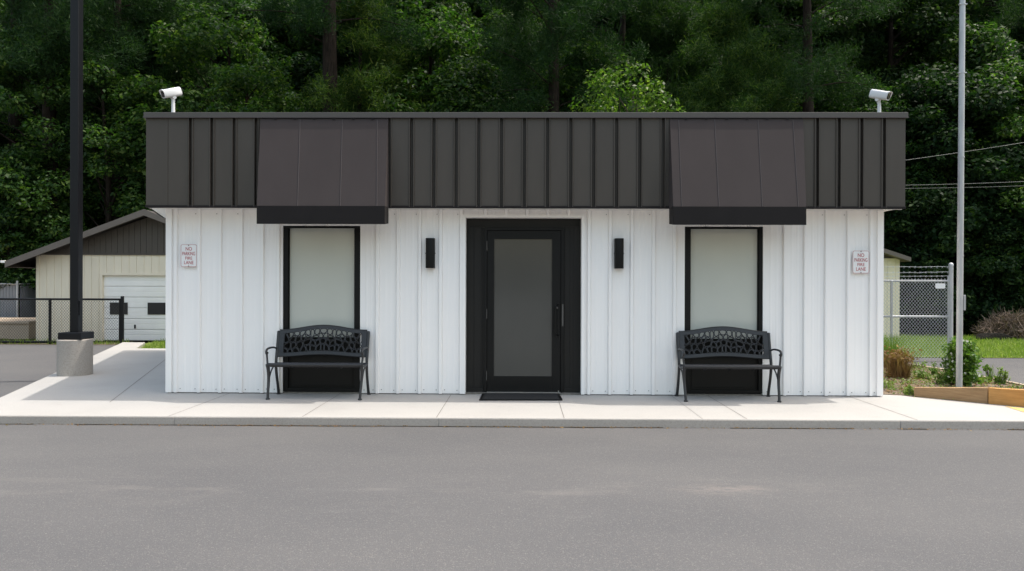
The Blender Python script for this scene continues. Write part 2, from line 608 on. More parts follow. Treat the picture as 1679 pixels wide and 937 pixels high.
tag(sw.build('sidewalk', M['sidewalk'], bevel=0.012), kind='structure')
# kerb face: the grey formed edge of the slab, a hair proud of it
kb = MB()
segs = [-26, G(268, 690).x, G(715, 692).x, G(1497, 697).x, x_far]
for a, b in zip(segs[:-1], segs[1:]):
    a2, b2 = a + .004, b - .004
    kb.hexa([(a2, kerb_y(a2) - .012, LOT_Z - .02), (b2, kerb_y(b2) - .012, LOT_Z - .02), (b2, kerb_y(b2) + .02, LOT_Z - .02), (a2, kerb_y(a2) + .02, LOT_Z - .02)],
            [(a2, kerb_y(a2) - .004, -.008), (b2, kerb_y(b2) - .004, -.008), (b2, kerb_y(b2) + .02, -.008), (a2, kerb_y(a2) + .02, -.008)])
kdirt = MB()
xk = -9.0
while xk < 9.5:
    w_ = random.uniform(.2, 1.0)
    if random.random() < .8:
        kdirt.sheet([(xk, kerb_y(xk) - .012 - random.uniform(.012, .03)), (xk + w_, kerb_y(xk + w_) - .012 - random.uniform(.012, .03)), (xk + w_, kerb_y(xk + w_) - .010), (xk, kerb_y(xk) - .010)], LOT_Z + .004)
    xk += w_
tag(kb.build('kerb', M['kerb'], bevel=.004), kind='structure')
tag(kdirt.build('gutter_dirt', M['forest_floor']), kind='structure')
# tooled joints
jt = MB()
def joint(p, q, w=.0075):
    p, q = Vector((p[0], p[1], 0)), Vector((q[0], q[1], 0))
    n = (q - p).normalized().cross(Vector((0, 0, 1))) * w / 2
    jt.add([tuple(v + Vector((0, 0, .0022))) for v in (p - n, q - n, q + n, p + n)], [(0, 1, 2, 3)])
for px in (268, 492, 715, 925, 1222, 1495):
    x = G(px, 686).x
    joint((x, kerb_y(x) + .012), (x, -.01))
x = G(1150, 686).x
joint((x, kerb_y(x) + .012), (x, -.01), .005)
ja, jb = G(180, 660), G(271, 590)
jd = (jb - ja).normalized()
joint(ja, ja + jd * 6.5, .010)
tag(jt.build('sidewalk_joints', M['dark_joint']), kind='structure')
# yellow paint at the far right corner
yp = [G(1648, 666.8), G(1679, 670), G(1760, 681), G(1760, 690), G(1679, 676.5)]
tag(MB().sheet(yp, 0.004).build('yellow_marking', M['yellow']), kind='structure')

# soil bed on the right between sidewalk and drive
bk = [G(1440, 598, -.03), G(1490, 602, -.03), G(1562, 613, -.03), G(1640, 629, -.03), G(1760, 655, -.03)]
soil_poly = [(timb0.x, timb0.y + .02), (timb2.x, timb2.y + .02)] + [(bk[4].x, bk[4].y), (bk[3].x, bk[3].y), (bk[2].x, bk[2].y), (bk[1].x, bk[1].y), (bk[0].x, bk[0].y), (4.45, 3.4), (4.45, .32), (5.0, .14)]
soil = MB()
NX = 60
pts = [(x, y) for x, y in soil_poly]
def inside(x, y, pl):
    c = False
    n = len(pl)
    for i in range(n):
        x1, y1 = pl[i][0], pl[i][1]; x2, y2 = pl[i - 1][0], pl[i - 1][1]
        if (y1 > y) != (y2 > y) and x < (x2 - x1) * (y - y1) / (y2 - y1) + x1: c = not c
    return c
soil.prism(pts, LOT_Z - .03, 0.004)
tag(soil.build('soil', M['soil']), kind='structure')


# ================================================================== TREES
def leaf_quads(c, L, Wd, nrm_bias, outward=None, ow=0.0, spread_=1.0):
    """diamond leaves at centres c (N,3)"""
    N = len(c)
    n = rng.normal(size=(N, 3)) * spread_ + np.array([0, 0, nrm_bias])
    if outward is not None: n += outward * ow
    n /= np.linalg.norm(n, axis=1, keepdims=True) + 1e-9
    t = rng.normal(size=(N, 3))
    t -= n * (t * n).sum(1, keepdims=True)
    t /= np.linalg.norm(t, axis=1, keepdims=True) + 1e-9
    b = np.cross(n, t)
    L = np.asarray(L).reshape(-1, 1) * np.ones((N, 1))
    Wd = np.asarray(Wd).reshape(-1, 1) * np.ones((N, 1))
    co = np.empty((N, 4, 3))
    co[:, 0] = c - t * L
    co[:, 1] = c + b * Wd - t * L * .12 + n * Wd * .25
    co[:, 2] = c + t * L
    co[:, 3] = c - b * Wd - t * L * .12 + n * Wd * .25
    q = np.arange(N * 4).reshape(N, 4)
    return co.reshape(-1, 3), q


def clumps_to_leaves(cc, cr, per, size, flat=.62, center=None):
    cs, outs = [], []
    for (p, r) in zip(cc, cr):
        k = int(per * 1.5 * (r / .7) ** 2)
        d = rng.normal(size=(k, 3))
        d /= np.linalg.norm(d, axis=1, keepdims=True)
        rad = r * rng.uniform(.25, 1.0, size=(k, 1)) ** .55
        pos = d * rad * np.array([1, 1, flat])
        pos[:, 2] -= (np.linalg.norm(pos[:, :2], axis=1) ** 2) * .18 / max(r, .2)
        cs.append(p + pos)
        outs.append(d)
    c = np.concatenate(cs)
    o = np.concatenate(outs)
    s = size * .80 * rng.uniform(.6, 1.25, len(c))
    return leaf_quads(c, s, s * .52, .75, o, .55, .6)


def limb_path(a, b, sag=.12, k=5):
    a, b = Vector(a), Vector(b)
    mid = a.lerp(b, .5) + Vector((random.uniform(-.15, .15), random.uniform(-.15, .15), (b - a).length * sag))
    return smooth_path([a, mid, b], k)


def trunk_mesh(name, h, r0, r1, lean, limbs, mat, base=-.2):
    mb = MB()
    n = 9
    pts = [Vector((lean * math.sin(i / n * 2.2) + random.uniform(-.03, .03), lean * .5 * math.sin(i / n * 3 + 1) - lean * .5 * math.sin(1), base + (h - base) * i / n)) for i in range(n + 1)]
    rr = [r0 * (1 - i / n) ** .8 + r1 for i in range(n + 1)]
    rr[0] *= 1.35
    mb.tube(smooth_path(pts, 3), [np.interp(i, np.arange(0, (n + 1) * 3, 3), rr) for i in range(n * 3 + 1)], 10)
    def at(z):
        i = max(0, min(n - 1e-6, (z - base) / (h - base) * n))
        k = int(i)
        return pts[k].lerp(pts[k + 1], i - k)
    for (p, za, r) in limbs:
        path = limb_path(at(za), p, random.uniform(.02, .18))
        mb.tube(path, [r * (1 - .8 * i / (len(path) - 1)) for i in range(len(path))], 5)
    me_o = mb.build(name, mat, smooth=60, recalc=True)
    me = me_o.data
    bpy.data.objects.remove(me_o)
    return me


def crown_shape(kind, h0, h1, R, K, rmin, rmax):
    cc, cr = [], []
    tries = 0
    while len(cc) < K and tries < K * 30:
        tries += 1
        z = random.random()
        if kind == 'dome': prof = math.sin(math.pi * (z * .80 + .14)) ** .7
        elif kind == 'cone': prof = (1 - z) ** .8 * .95 + .08
        else: prof = 1.0 - .35 * abs(z - .4)
        th = random.uniform(0, 2 * math.pi)
        rad = R * prof * random.uniform(.15, 1.0) ** .5
        p = (rad * math.cos(th), rad * math.sin(th), h0 + (h1 - h0) * z)
        r = random.uniform(rmin, rmax)
        if any((p[0] - q[0]) ** 2 + (p[1] - q[1]) ** 2 + (p[2] - q[2]) ** 2 < (.55 * min(r, s)) ** 2 for q, s in zip(cc, cr)): continue
        cc.append(p); cr.append(r)
    return np.array(cc), cr


TREES = {}


def make_broadleaf(key, h, r0, h0, R, K, per, size, mat, barkm='bark', rmin=.5, rmax=1.05, kind='dome', lean=.25):
    cc, cr = crown_shape(kind, h0, h, R, K, rmin, rmax)
    co, q = clumps_to_leaves(cc, cr, per, size)
    crown = np_mesh('crown', co, q, M[mat])
    idx = random.sample(range(len(cc)), min(len(cc), 26))
    limbs = [(cc[i], max(h0 * .5, min(h * .92, cc[i][2] - random.uniform(.5, 1.6))), r0 * random.uniform(.16, .36)) for i in idx]
    TREES[key] = (trunk_mesh('trunk', h * .95, r0, .02, lean, limbs, M[barkm]), crown)


def make_pine(key, h, r0, h0, R, K, mat='needle', low=0, lean=.2):
    """tall pine: long bare stem and a high crown of needle tufts (low: a few tufts lower down)"""
    tips, limbs = [], []
    for i in range(K):
        z = h0 + (h - h0) * random.random() ** 1.1
        prof = math.sin(math.pi * min(1, (z - h0) / (h - h0) * .8 + .2)) ** .8
        th = random.uniform(0, 2 * math.pi)
        L = R * prof * random.uniform(.5, 1.0) + .3
        tip = Vector((L * math.cos(th), L * math.sin(th), z + L * random.uniform(-.12, .25)))
        if i % 2 == 0: limbs.append((tip, z - .3, r0 * .13))
        for s in (1.0, .8, .62, .45):
            tips.append((Vector((0, 0, z)).lerp(tip, s) + Vector((random.gauss(0, .28), random.gauss(0, .28), random.gauss(0, .18))), random.uniform(.28, .5)))
    cs, ts, Ls = [], [], []
    for p, r in tips:
        k = 190
        d = rng.normal(size=(k, 3)) + np.array([0, 0, .55])
        d /= np.linalg.norm(d, axis=1, keepdims=True)
        cs.append(np.array(p) + rng.normal(size=(k, 3)) * r * .45); ts.append(d); Ls.append(np.full(k, r) * rng.uniform(.3, .55, k))
    c, t, L = np.concatenate(cs), np.concatenate(ts), np.concatenate(Ls)[:, None]
    s = rng.normal(size=c.shape); s -= t * (s * t).sum(1, keepdims=True); s /= np.linalg.norm(s, axis=1, keepdims=True)
    w = .012
    co = np.stack([c - s * w, c + s * w, c + t * L + s * w * .3, c + t * L - s * w * .3], 1)
    crown = np_mesh('crown', co.reshape(-1, 3), np.arange(len(c) * 4).reshape(-1, 4), M[mat])
    TREES[key] = (trunk_mesh('trunk', h, r0, .03, lean, limbs, M['bark']), crown)


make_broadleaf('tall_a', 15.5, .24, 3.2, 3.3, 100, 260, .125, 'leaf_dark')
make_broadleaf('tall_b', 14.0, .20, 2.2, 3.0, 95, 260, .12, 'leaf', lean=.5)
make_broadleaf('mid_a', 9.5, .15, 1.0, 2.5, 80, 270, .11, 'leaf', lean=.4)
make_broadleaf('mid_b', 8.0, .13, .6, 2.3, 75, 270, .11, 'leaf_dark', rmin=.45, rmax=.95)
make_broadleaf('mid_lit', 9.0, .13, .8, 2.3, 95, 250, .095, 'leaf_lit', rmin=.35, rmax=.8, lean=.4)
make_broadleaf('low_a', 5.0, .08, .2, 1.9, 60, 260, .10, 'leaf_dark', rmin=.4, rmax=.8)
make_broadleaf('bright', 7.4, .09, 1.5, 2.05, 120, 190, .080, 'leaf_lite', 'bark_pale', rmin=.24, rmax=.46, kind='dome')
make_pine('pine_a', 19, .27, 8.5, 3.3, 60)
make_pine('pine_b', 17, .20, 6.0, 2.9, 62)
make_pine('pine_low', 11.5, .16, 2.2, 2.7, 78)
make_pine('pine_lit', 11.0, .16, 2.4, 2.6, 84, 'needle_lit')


def tree(key, name, x, y, s, rot, label, cat='tree', group=None, z=-.13):
    t = thing(name, (x, y, z), label, cat, group)
    t.rotation_euler = (0, 0, rot)
    t.scale = (s, s, s)
    tm, cm = TREES[key]
    for nm, me in (('trunk', tm), ('crown', cm)):
        o = bpy.data.objects.new(nm, me)
        COL.objects.link(o)
        o.parent = t
    return t


def px_x(px, Z):
    return (px - 855) / F_PX * Z


GF = 'trees of the forest edge'
# far wall of the wood: nothing tells these apart
k = 0
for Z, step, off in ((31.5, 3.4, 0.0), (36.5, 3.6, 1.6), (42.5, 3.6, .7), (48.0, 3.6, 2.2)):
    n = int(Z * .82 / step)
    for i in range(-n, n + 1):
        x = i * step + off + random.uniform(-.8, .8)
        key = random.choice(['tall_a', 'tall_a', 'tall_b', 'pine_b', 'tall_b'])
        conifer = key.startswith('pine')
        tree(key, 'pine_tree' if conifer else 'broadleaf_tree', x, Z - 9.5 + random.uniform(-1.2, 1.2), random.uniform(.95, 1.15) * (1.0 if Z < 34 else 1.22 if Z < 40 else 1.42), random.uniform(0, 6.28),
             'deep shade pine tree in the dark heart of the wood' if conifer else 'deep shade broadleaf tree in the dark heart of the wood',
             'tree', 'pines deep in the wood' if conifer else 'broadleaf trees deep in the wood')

# forest edge, each told apart by what it stands behind
EDGE = [
    # key, name, px, Z, scale, label
    ('pine_a', 'pine_tree', 8, 25.6, 1.0, 'bare dark pine trunk at the far left margin of the wood'),
    ('mid_lit', 'broadleaf_tree', 50, 24.6, 1.12, 'leafy tree with sunlit sprays left of the black light pole'),
    ('pine_a', 'pine_tree', 82, 24.5, .98, 'tall pine with dark bare trunk just left of the black light pole'),
    ('mid_lit', 'broadleaf_tree', 165, 24.4, 1.0, 'dark bushy tree behind the black light pole'),
    ('mid_a', 'broadleaf_tree', 20, 23.9, .62, 'low dark tree behind the left end of the garage roof'),
    ('pine_b', 'pine_tree', 192, 25.6, 1.05, 'slim pine trunk rising behind the garage ridge'),
    ('pine_low', 'pine_tree', 250, 26.8, 1.05, 'soft needled pine behind the left security camera'),
    ('mid_lit', 'broadleaf_tree', 345, 25.6, 1.25, 'tall green tree to the right of the left security camera'),
    ('mid_lit', 'broadleaf_tree', 425, 24.0, 1.0, 'rounded mid green tree above the left awning'),
    ('pine_a', 'pine_tree', 541, 23.8, 1.12, 'thick straight pine trunk rising above the right end of the left awning'),
    ('pine_lit', 'pine_tree', 590, 24.8, .98, 'bushy pine just right of the thick pine trunk'),
    ('mid_b', 'broadleaf_tree', 505, 25.8, .95, 'shaded olive green tree at the foot of the thick pine trunk'),
    ('mid_lit', 'broadleaf_tree', 690, 26.6, 1.3, 'dark speckled tree above the wall lamp left of the door'),
    ('mid_a', 'broadleaf_tree', 755, 25.0, .95, 'dim leafy tree above the left edge of the entrance'),
    ('pine_low', 'pine_tree', 835, 27.5, 1.0, 'shaggy dark pine above the entrance door'),
    ('pine_b', 'pine_tree', 913, 23.3, 1.1, 'dark pine trunk left of the bright green sapling'),
    ('mid_lit', 'broadleaf_tree', 960, 25.0, 1.1, 'leafy tree with sun flecks behind the bright sapling'),
    ('pine_b', 'pine_tree', 1025, 27.5, 1.0, 'thin pine trunk directly above the bright green sapling'),
    ('pine_low', 'pine_tree', 1085, 26.8, 1.05, 'dark spreading pine right of the bright green sapling'),
    ('pine_lit', 'pine_tree', 1185, 23.6, .92, 'sunlit soft needled pine above the right awning'),
    ('mid_lit', 'broadleaf_tree', 1250, 26.0, 1.0, 'low shadowed tree under the sunlit pine above the right awning'),
    ('pine_a', 'pine_tree', 1321, 23.2, .86, 'slender bare pine trunk left of the right security camera'),
    ('tall_b', 'broadleaf_tree', 1290, 28.0, .95, 'tall dark tree behind the slender bare pine trunk'),
    ('mid_lit', 'broadleaf_tree', 1405, 25.4, .95, 'bushy tree behind the right security camera'),
    ('tall_a', 'broadleaf_tree', 1465, 27.6, .95, 'tall shaded tree above the right corner of the roof'),
    ('mid_b', 'broadleaf_tree', 1530, 24.5, 1.08, 'dark tree crossed by the overhead wires left of the silver pole'),
    ('mid_a', 'broadleaf_tree', 1600, 26.2, 1.1, 'heavy dark tree behind the silver pole'),
    ('mid_lit', 'broadleaf_tree', 1655, 24.2, 1.0, 'tree with sunlit leaf sprays right of the silver pole'),
    ('pine_low', 'pine_tree', 1705, 27.0, 1.1, 'soft needled pine at the right margin of the wood'),
    ('mid_b', 'broadleaf_tree', 1640, 23.6, .62, 'low black green bush tree behind the brush pile'),
    ('low_a', 'broadleaf_tree', 1560, 23.6, .9, 'small dark tree behind the chain link gate post'),
    ('low_a', 'broadleaf_tree', 1500, 24.0, 1.0, 'small dark tree behind the beige shed roof'),
    ('low_a', 'broadleaf_tree', 1720, 23.6, 1.0, 'small dark tree beyond the brush pile at the right margin'),
    ('mid_b', 'broadleaf_tree', -60, 25.5, 1.0, 'dark tree beyond the grey slatted fence'),
    ('mid_a', 'broadleaf_tree', 1790, 25.0, 1.0, 'wide dark tree at the far right margin of the wood'),
]
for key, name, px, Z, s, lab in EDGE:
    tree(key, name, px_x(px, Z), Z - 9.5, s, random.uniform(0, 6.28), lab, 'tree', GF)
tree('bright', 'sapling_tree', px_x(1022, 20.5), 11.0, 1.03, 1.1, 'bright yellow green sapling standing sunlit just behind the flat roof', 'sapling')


# ================================================================== MAIN BUILDING
FY = -0.33      # plane of the fascia
xl, xr = P(273.5, 600, 0).x, P(1446, 600, 0).x
z_soffit = P(850, 340, FY).z
z_top = P(850, 185, FY).z
z_cop = P(850, 193.5, FY).z
fxl, fxr = P(239.5, 260, FY).x, P(1484.5, 260, FY).x
BACK = 5.9
SKEW = -0.36    # the left flank runs back at an angle, parallel to the path beside it
bld = thing('office_building', ((xl + xr) / 2, 0, 0), 'low white metal sided office with a dark brown roof band and a central black door', 'building')

def X(px, y=0): return P(px, 500, y).x
win = [(X(463.5), X(590.5)), (X(1122.5), X(1251))]
door_o = (X(763.5), X(953))
z_door = P(858, 357.5, 0).z
z_win = P(527, 370.5, 0).z

ribs_l = [X(p) for p in (289, 327, 361.5, 396, 430.5)] + [X(457)] + [X(p) for p in (619, 653, 688.5, 722.5, 756.5)]
ribs_r = [X(p) for p in (965.5, 1000, 1035.5, 1071, 1105.5)] + [X(p) for p in (1286, 1319.5, 1354, 1390, 1427)]
ribs_t = [X(p) for p in (796, 830, 864, 898, 932)]
RIBS = sorted(ribs_l + ribs_r)

def cladding(mb, x0, x1, z0, z1, ribs):
    """folded sheet: tall ribs at the given x, two faint pencil ribs between them"""
    prof = [(x0, 0.0)]
    rr = [r for r in ribs if x0 + .03 < r < x1 - .03]
    bounds = [x0] + rr + [x1]
    for i in range(len(bounds) - 1):
        a, b = bounds[i], bounds[i + 1]
        if i > 0:
            prof += [(a - .030, 0), (a - .024, .005), (a - .017, -.032), (a + .017, -.032), (a + .024, .005), (a + .030, 0)]
        w = b - a
        if w > .17:
            for t in (.36, .64):
                c = a + w * t
                prof += [(c - .016, 0), (c - .010, -.0018), (c + .010, -.0018), (c + .016, 0)]
    prof.append((x1, 0))
    n = len(prof)
    vs = [(x, y, z0) for x, y in prof] + [(x, y, z1) for x, y in prof]
    mb.add(vs, [(i, i + 1, n + i + 1, n + i) for i in range(n - 1)])

wall = MB()
zb = .012
segs = [(xl, win[0][0], zb, z_soffit), (win[0][1], door_o[0], zb, z_soffit), (door_o[1], win[1][0], zb, z_soffit), (win[1][1], xr, zb, z_soffit)]
for s in segs: cladding(wall, *s, RIBS)
cladding(wall, door_o[0], door_o[1], z_door, z_soffit, ribs_t)
for a, b in win: cladding(wall, a, b, z_win, z_soffit, [a + .28, a + .56, a + .84])
# returns at the openings, corner trims
for a, b, zt, z0 in ((door_o[0], door_o[1], z_door, zb), (win[0][0], win[0][1], z_win, zb), (win[1][0], win[1][1], z_win, zb)):
    wall.add([(a, 0, z0), (a, .2, z0), (a, .2, zt), (a, 0, zt)], [(0, 1, 2, 3)])
    wall.add([(b, 0, z0), (b, .2, z0), (b, .2, zt), (b, 0, zt)], [(0, 1, 2, 3)])
    wall.add([(a, 0, zt), (b, 0, zt), (b, .2, zt), (a, .2, zt)], [(0, 1, 2, 3)])
# door opening trim
for xx in (door_o[0] - .022, door_o[1] + .022):
    wall.box(xx - .02, xx + .02, -.034, .01, zb, z_door + .04)
wall.box(door_o[0] - .0025, door_o[1] + .0025, -.0325, .01, z_door + .0005, z_door + .0385)
wall.box(xl - .002, xl + .075, -.032, .02, zb, z_soffit)
wall.box(xr - .075, xr + .002, -.032, .02, zb, z_soffit)
# side and back walls
bx = xl + SKEW * BACK
wall.add([(xl, 0.02, zb), (bx, BACK, zb), (bx, BACK, z_soffit), (xl, 0.02, z_soffit)], [(0, 1, 2, 3)])
wall.add([(xr, 0.02, zb), (xr, BACK, zb), (xr, BACK, z_soffit), (xr, 0.02, z_soffit)], [(0, 1, 2, 3)])
wall.add([(bx, BACK, zb), (xr, BACK, zb), (xr, BACK, z_soffit), (bx, BACK, z_soffit)], [(0, 1, 2, 3)])
# screw heads near the slab and under the eave
def screw(x, z, r=.0065):
    wall.tube([(x, 0.001, z), (x, -.006, z)], r, 6, mi=1)
for s in segs:
    xx = s[0] + .09
    rr = [r for r in RIBS if s[0] < r < s[1]] + [s[1]]
    prev = s[0] + .0
    for r in rr:
        if r - prev > .15:
            screw(prev + .055, .055 + random.uniform(-.006, .006)); screw(r - .055, .055 + random.uniform(-.006, .006))
            screw(r - .05, z_soffit - .06)
        prev = r
wall.build('wall', [M['white_wall'], M['screw']], bld, recalc=False)

# foundation lip
fd = MB()
fd.hexa([(xl + .01, .012, -.01), (xr - .01, .012, -.01), (xr - .01, BACK - .02, -.01), (bx + .03, BACK - .02, -.01)],
        [(xl + .01, .012, .02), (xr - .01, .012, .02), (xr - .01, BACK - .02, .02), (bx + .03, BACK - .02, .02)])
fd.build('foundation', M['dark_joint'], bld)

# fascia with recessed double grooves
AW_L = (X(423, FY), X(636, FY)); AW_R = (X(1098, FY), X(1324, FY))
grooves = [275, 312.5, 347.5, 384, 420, 455, 490, 530, 565, 600, 637.5, 674.5, 711, 747.5, 784.5, 821.5, 859, 897, 935, 972.5, 1010, 1048, 1086, 1123, 1160, 1197, 1233, 1268, 1302, 1338.5, 1374, 1411, 1448]
gx = [X(p, FY) for p in grooves]
fas = MB()
prof = [(fxl, FY), ]
for i, x in enumerate(gx):
    if i == 0:
        prof += [(x - .003, FY), (x, FY + .006), (x + .003, FY)]
        continue
    a, b = x - .0185, x + .0185
    prof += [(a - .020, FY), (a - .014, FY - .016), (a - .003, FY - .016), (a, FY + .042), (x - .004, FY + .042), (x - .003, FY + .026), (x + .003, FY + .026), (x + .004, FY + .042), (b, FY + .042), (b + .003, FY - .016), (b + .012, FY - .016), (b + .018, FY)]
prof.append((fxr, FY))
n = len(prof)
fz0, fz1 = z_soffit, z_cop + .005
fas.add([(x, y, fz0) for x, y in prof] + [(x, y, fz1) for x, y in prof], [(i, i + 1, n + i + 1, n + i) for i in range(n - 1)])
BK = BACK + .3
fbx = fxl + SKEW * (BK - FY)
fas.add([(fxl, FY, fz0), (fbx, BK, fz0), (fbx, BK, fz1), (fxl, FY, fz1)], [(0, 1, 2, 3)])
fas.add([(fxr, FY, fz0), (fxr, BK, fz0), (fxr, BK, fz1), (fxr, FY, fz1)], [(0, 1, 2, 3)])
fas.add([(fbx, BK, fz0), (fxr, BK, fz0), (fxr, BK, fz1), (fbx, BK, fz1)], [(0, 1, 2, 3)])
fas.build('fascia', M['fascia'], bld, recalc=False)
# bottom lip
lip = MB()
lip.box(fxl - .004, fxr + .004, FY - .014, FY + .05, z_soffit - .012, z_soffit + .016)
lip.build('fascia_lip', M['valance'], bld, bevel=.003)
# coping
cp = MB()
c_y0 = FY - .03
cp.hexa([(fxl - .02, c_y0, z_cop), (fxr + .02, c_y0, z_cop), (fxr + .02, BK + .03, z_cop), (fbx - .03, BK + .03, z_cop)],
        [(fxl - .02, c_y0 + .004, z_top), (fxr + .02, c_y0 + .004, z_top), (fxr + .02, BK + .03, z_top), (fbx - .03, BK + .03, z_top)])
cp.build('roof_coping', M['coping'], bld, bevel=.006)
cl = MB()
cl.box(fxl - .022, fxr + .022, c_y0 - .007, c_y0 + .012, z_cop - .006, z_cop + .006)
cl.build('drip_edge', M['seam'], bld)
# soffit
so = MB()
zs = z_soffit + .003
so.add([(fxl + .01, FY + .045, zs), (fxr - .01, FY + .045, zs), (fxr - .01, BK - .01, zs), (fbx + .02, BK - .01, zs)], [(0, 1, 2, 3)])
so.box(fxl + .01, fxr - .01, FY + .052, FY + .075, zs - .02, zs - .003)
so.build('soffit', M['soffit'], bld)

# windows
for (a, b), g0, g1 in zip(win, (X(473.5, .05), X(1130.5, .05)), (X(582.5, .05), X(1243, .05))):
    zg0 = P(527, 553, .05).z
    zt = z_win
    fr = MB()
    fr.box(a + .002, g0, .015, .10, .03, zt - .002)
    fr.box(g1, b - .002, .015, .10, .03, zt - .002)
    ztop = P(527, 374.5, .03).z
    fr.box(g0, g1, .0155, .10, ztop, zt - .0025)
    fr.box(g0, g1, .0155, .10, zg0 - .06, zg0)
    fr.box(g0, g1, .0155, .10, .03, .07)
    for xx in (g0, g1 - .012):
        fr.box(xx + .0005, xx + .0115, .035, .09, zg0, ztop)
    w = fr.build('window', M['black'], bld, bevel=.003)
    MB().box(g0 - .01, g1 + .01, .060, .075, zg0 - .01, ztop + .01).build('pane', M['frosted'], w)
    lp = MB()
    lp.box(g0 - .005, g1 + .005, .055, .08, .06, zg0 - .05)
    lp.box(g0 + .03, g1 - .03, .049, .056, .10, zg0 - .09)
    lp.build('lower_panel', M['lower_panel'], w, bevel=.004)

# entrance
en = MB()
DY = .10
a, b = door_o
d0, d1 = X(794, DY), X(924, DY)
zt = P(858, 374, DY).z
z_hd = P(858, 372, DY).z
en.box(a + .002, d0, DY, DY + .08, .02, z_hd + .03)
en.box(d1, b - .002, DY, DY + .08, .02, z_hd + .03)
en.box(a + .002, b - .002, DY + .001, DY + .08, zt, z_door - .002)
# vertical pencil ribs on the side panels, frame around each
for xx in (a + .012, a + .10, a + .19, d0 - .03, d1 + .012, d1 + .08, b - .10, b - .022):
    en.box(xx, xx + .008, DY - .006, DY + .001, .03, z_hd)
for x0, x1 in ((a + .002, d0 - .004), (d1 + .004, b - .002)):
    en.box(x0, x1, DY - .014, DY + .0015, .02, .075)
    en.box(x0, x1, DY - .014, DY + .0015, z_hd, z_hd + .014)
en.build('entry_panel', M['entry'], bld, bevel=.002)
jm = MB()
jm.box(d0 + .0005, d0 + .035, DY - .035, DY + .09, .012, zt - .0005)
jm.box(d1 - .035, d1 - .0005, DY - .035, DY + .09, .012, zt - .0005)
jm.box(d0 + .035, d1 - .035, DY - .0345, DY + .09, zt - .035, zt - .0005)
jm.build('door_frame', M['black'], bld, bevel=.002)
s0, s1 = d0 + .039, d1 - .039
sz1 = zt - .039
gx0, gx1 = X(810, DY), X(905, DY)
gz0, gz1 = P(858, 617, DY).z, P(858, 392.5, DY).z
dr = MB()
dr.box(s0, gx0, DY - .02, DY + .03, .02, sz1)
dr.box(gx1, s1, DY - .02, DY + .03, .02, sz1)
dr.box(gx0, gx1, DY - .0195, DY + .03, gz1, sz1)
dr.box(gx0, gx1, DY - .0195, DY + .03, .02, gz0)
door = dr.build('door', M['black'], bld, bevel=.002)
MB().box(gx0 - .01, gx1 + .01, DY - .004, DY + .01, gz0 - .01, gz1 + .01).build('pane', M['door_glass'], door)
hz = P(912, 502, DY).z; lz = P(912, 548, DY).z
hx = X(912.5, DY)
hd = MB()
hd.tube(smooth_path([(hx + .022, DY - .018, hz + .02), (hx + .0, DY - .07, hz), (hx - .018, DY - .075, hz - .05), (hx - .018, DY - .075, lz + .05), (hx + .0, DY - .07, lz), (hx + .022, DY - .018, lz - .02)], 5), .011, 8)
hd.box(hx + .012, hx + .036, DY - .028, DY - .019, lz - .03, hz + .03)
hd.build('handle', M['black'], door, smooth=50)
lx = X(913.5, DY)
for pz, r in ((505, .016), (550.5, .011)):
    zz = P(912, pz, DY).z
    MB().tube([(lx, DY - .018, zz), (lx, DY - .030, zz)], r * .8, 12).build('lock', M['dull_steel'], door, smooth=40)
for pz, xx in ((642, X(797, DY)), (642, X(916, DY))):
    zz = P(858, 641, DY).z
    MB().tube([(xx, DY - .018, zz), (xx, DY - .026, zz)], .008, 8).build('bolt', M['steel'], door, smooth=40)
for pz in (404, 515, 616):
    zz = P(796, pz, DY).z
    MB().tube([(s0 - .004, DY - .04, zz - .062), (s0 - .004, DY - .04, zz + .062)], .006, 8).build('hinge', M['dull_steel'], door, smooth=40)
MB().box(X(921, DY) - .0, X(923.6, DY), DY - .047, DY - .036, P(922, 535, DY).z, P(922, 499, DY).z).build('latch_guard', M['dull_steel'], door)
MB().box(s0 + .0, s1, DY - .05, DY - .021, .014, .026).build('threshold', M['steel'], door)


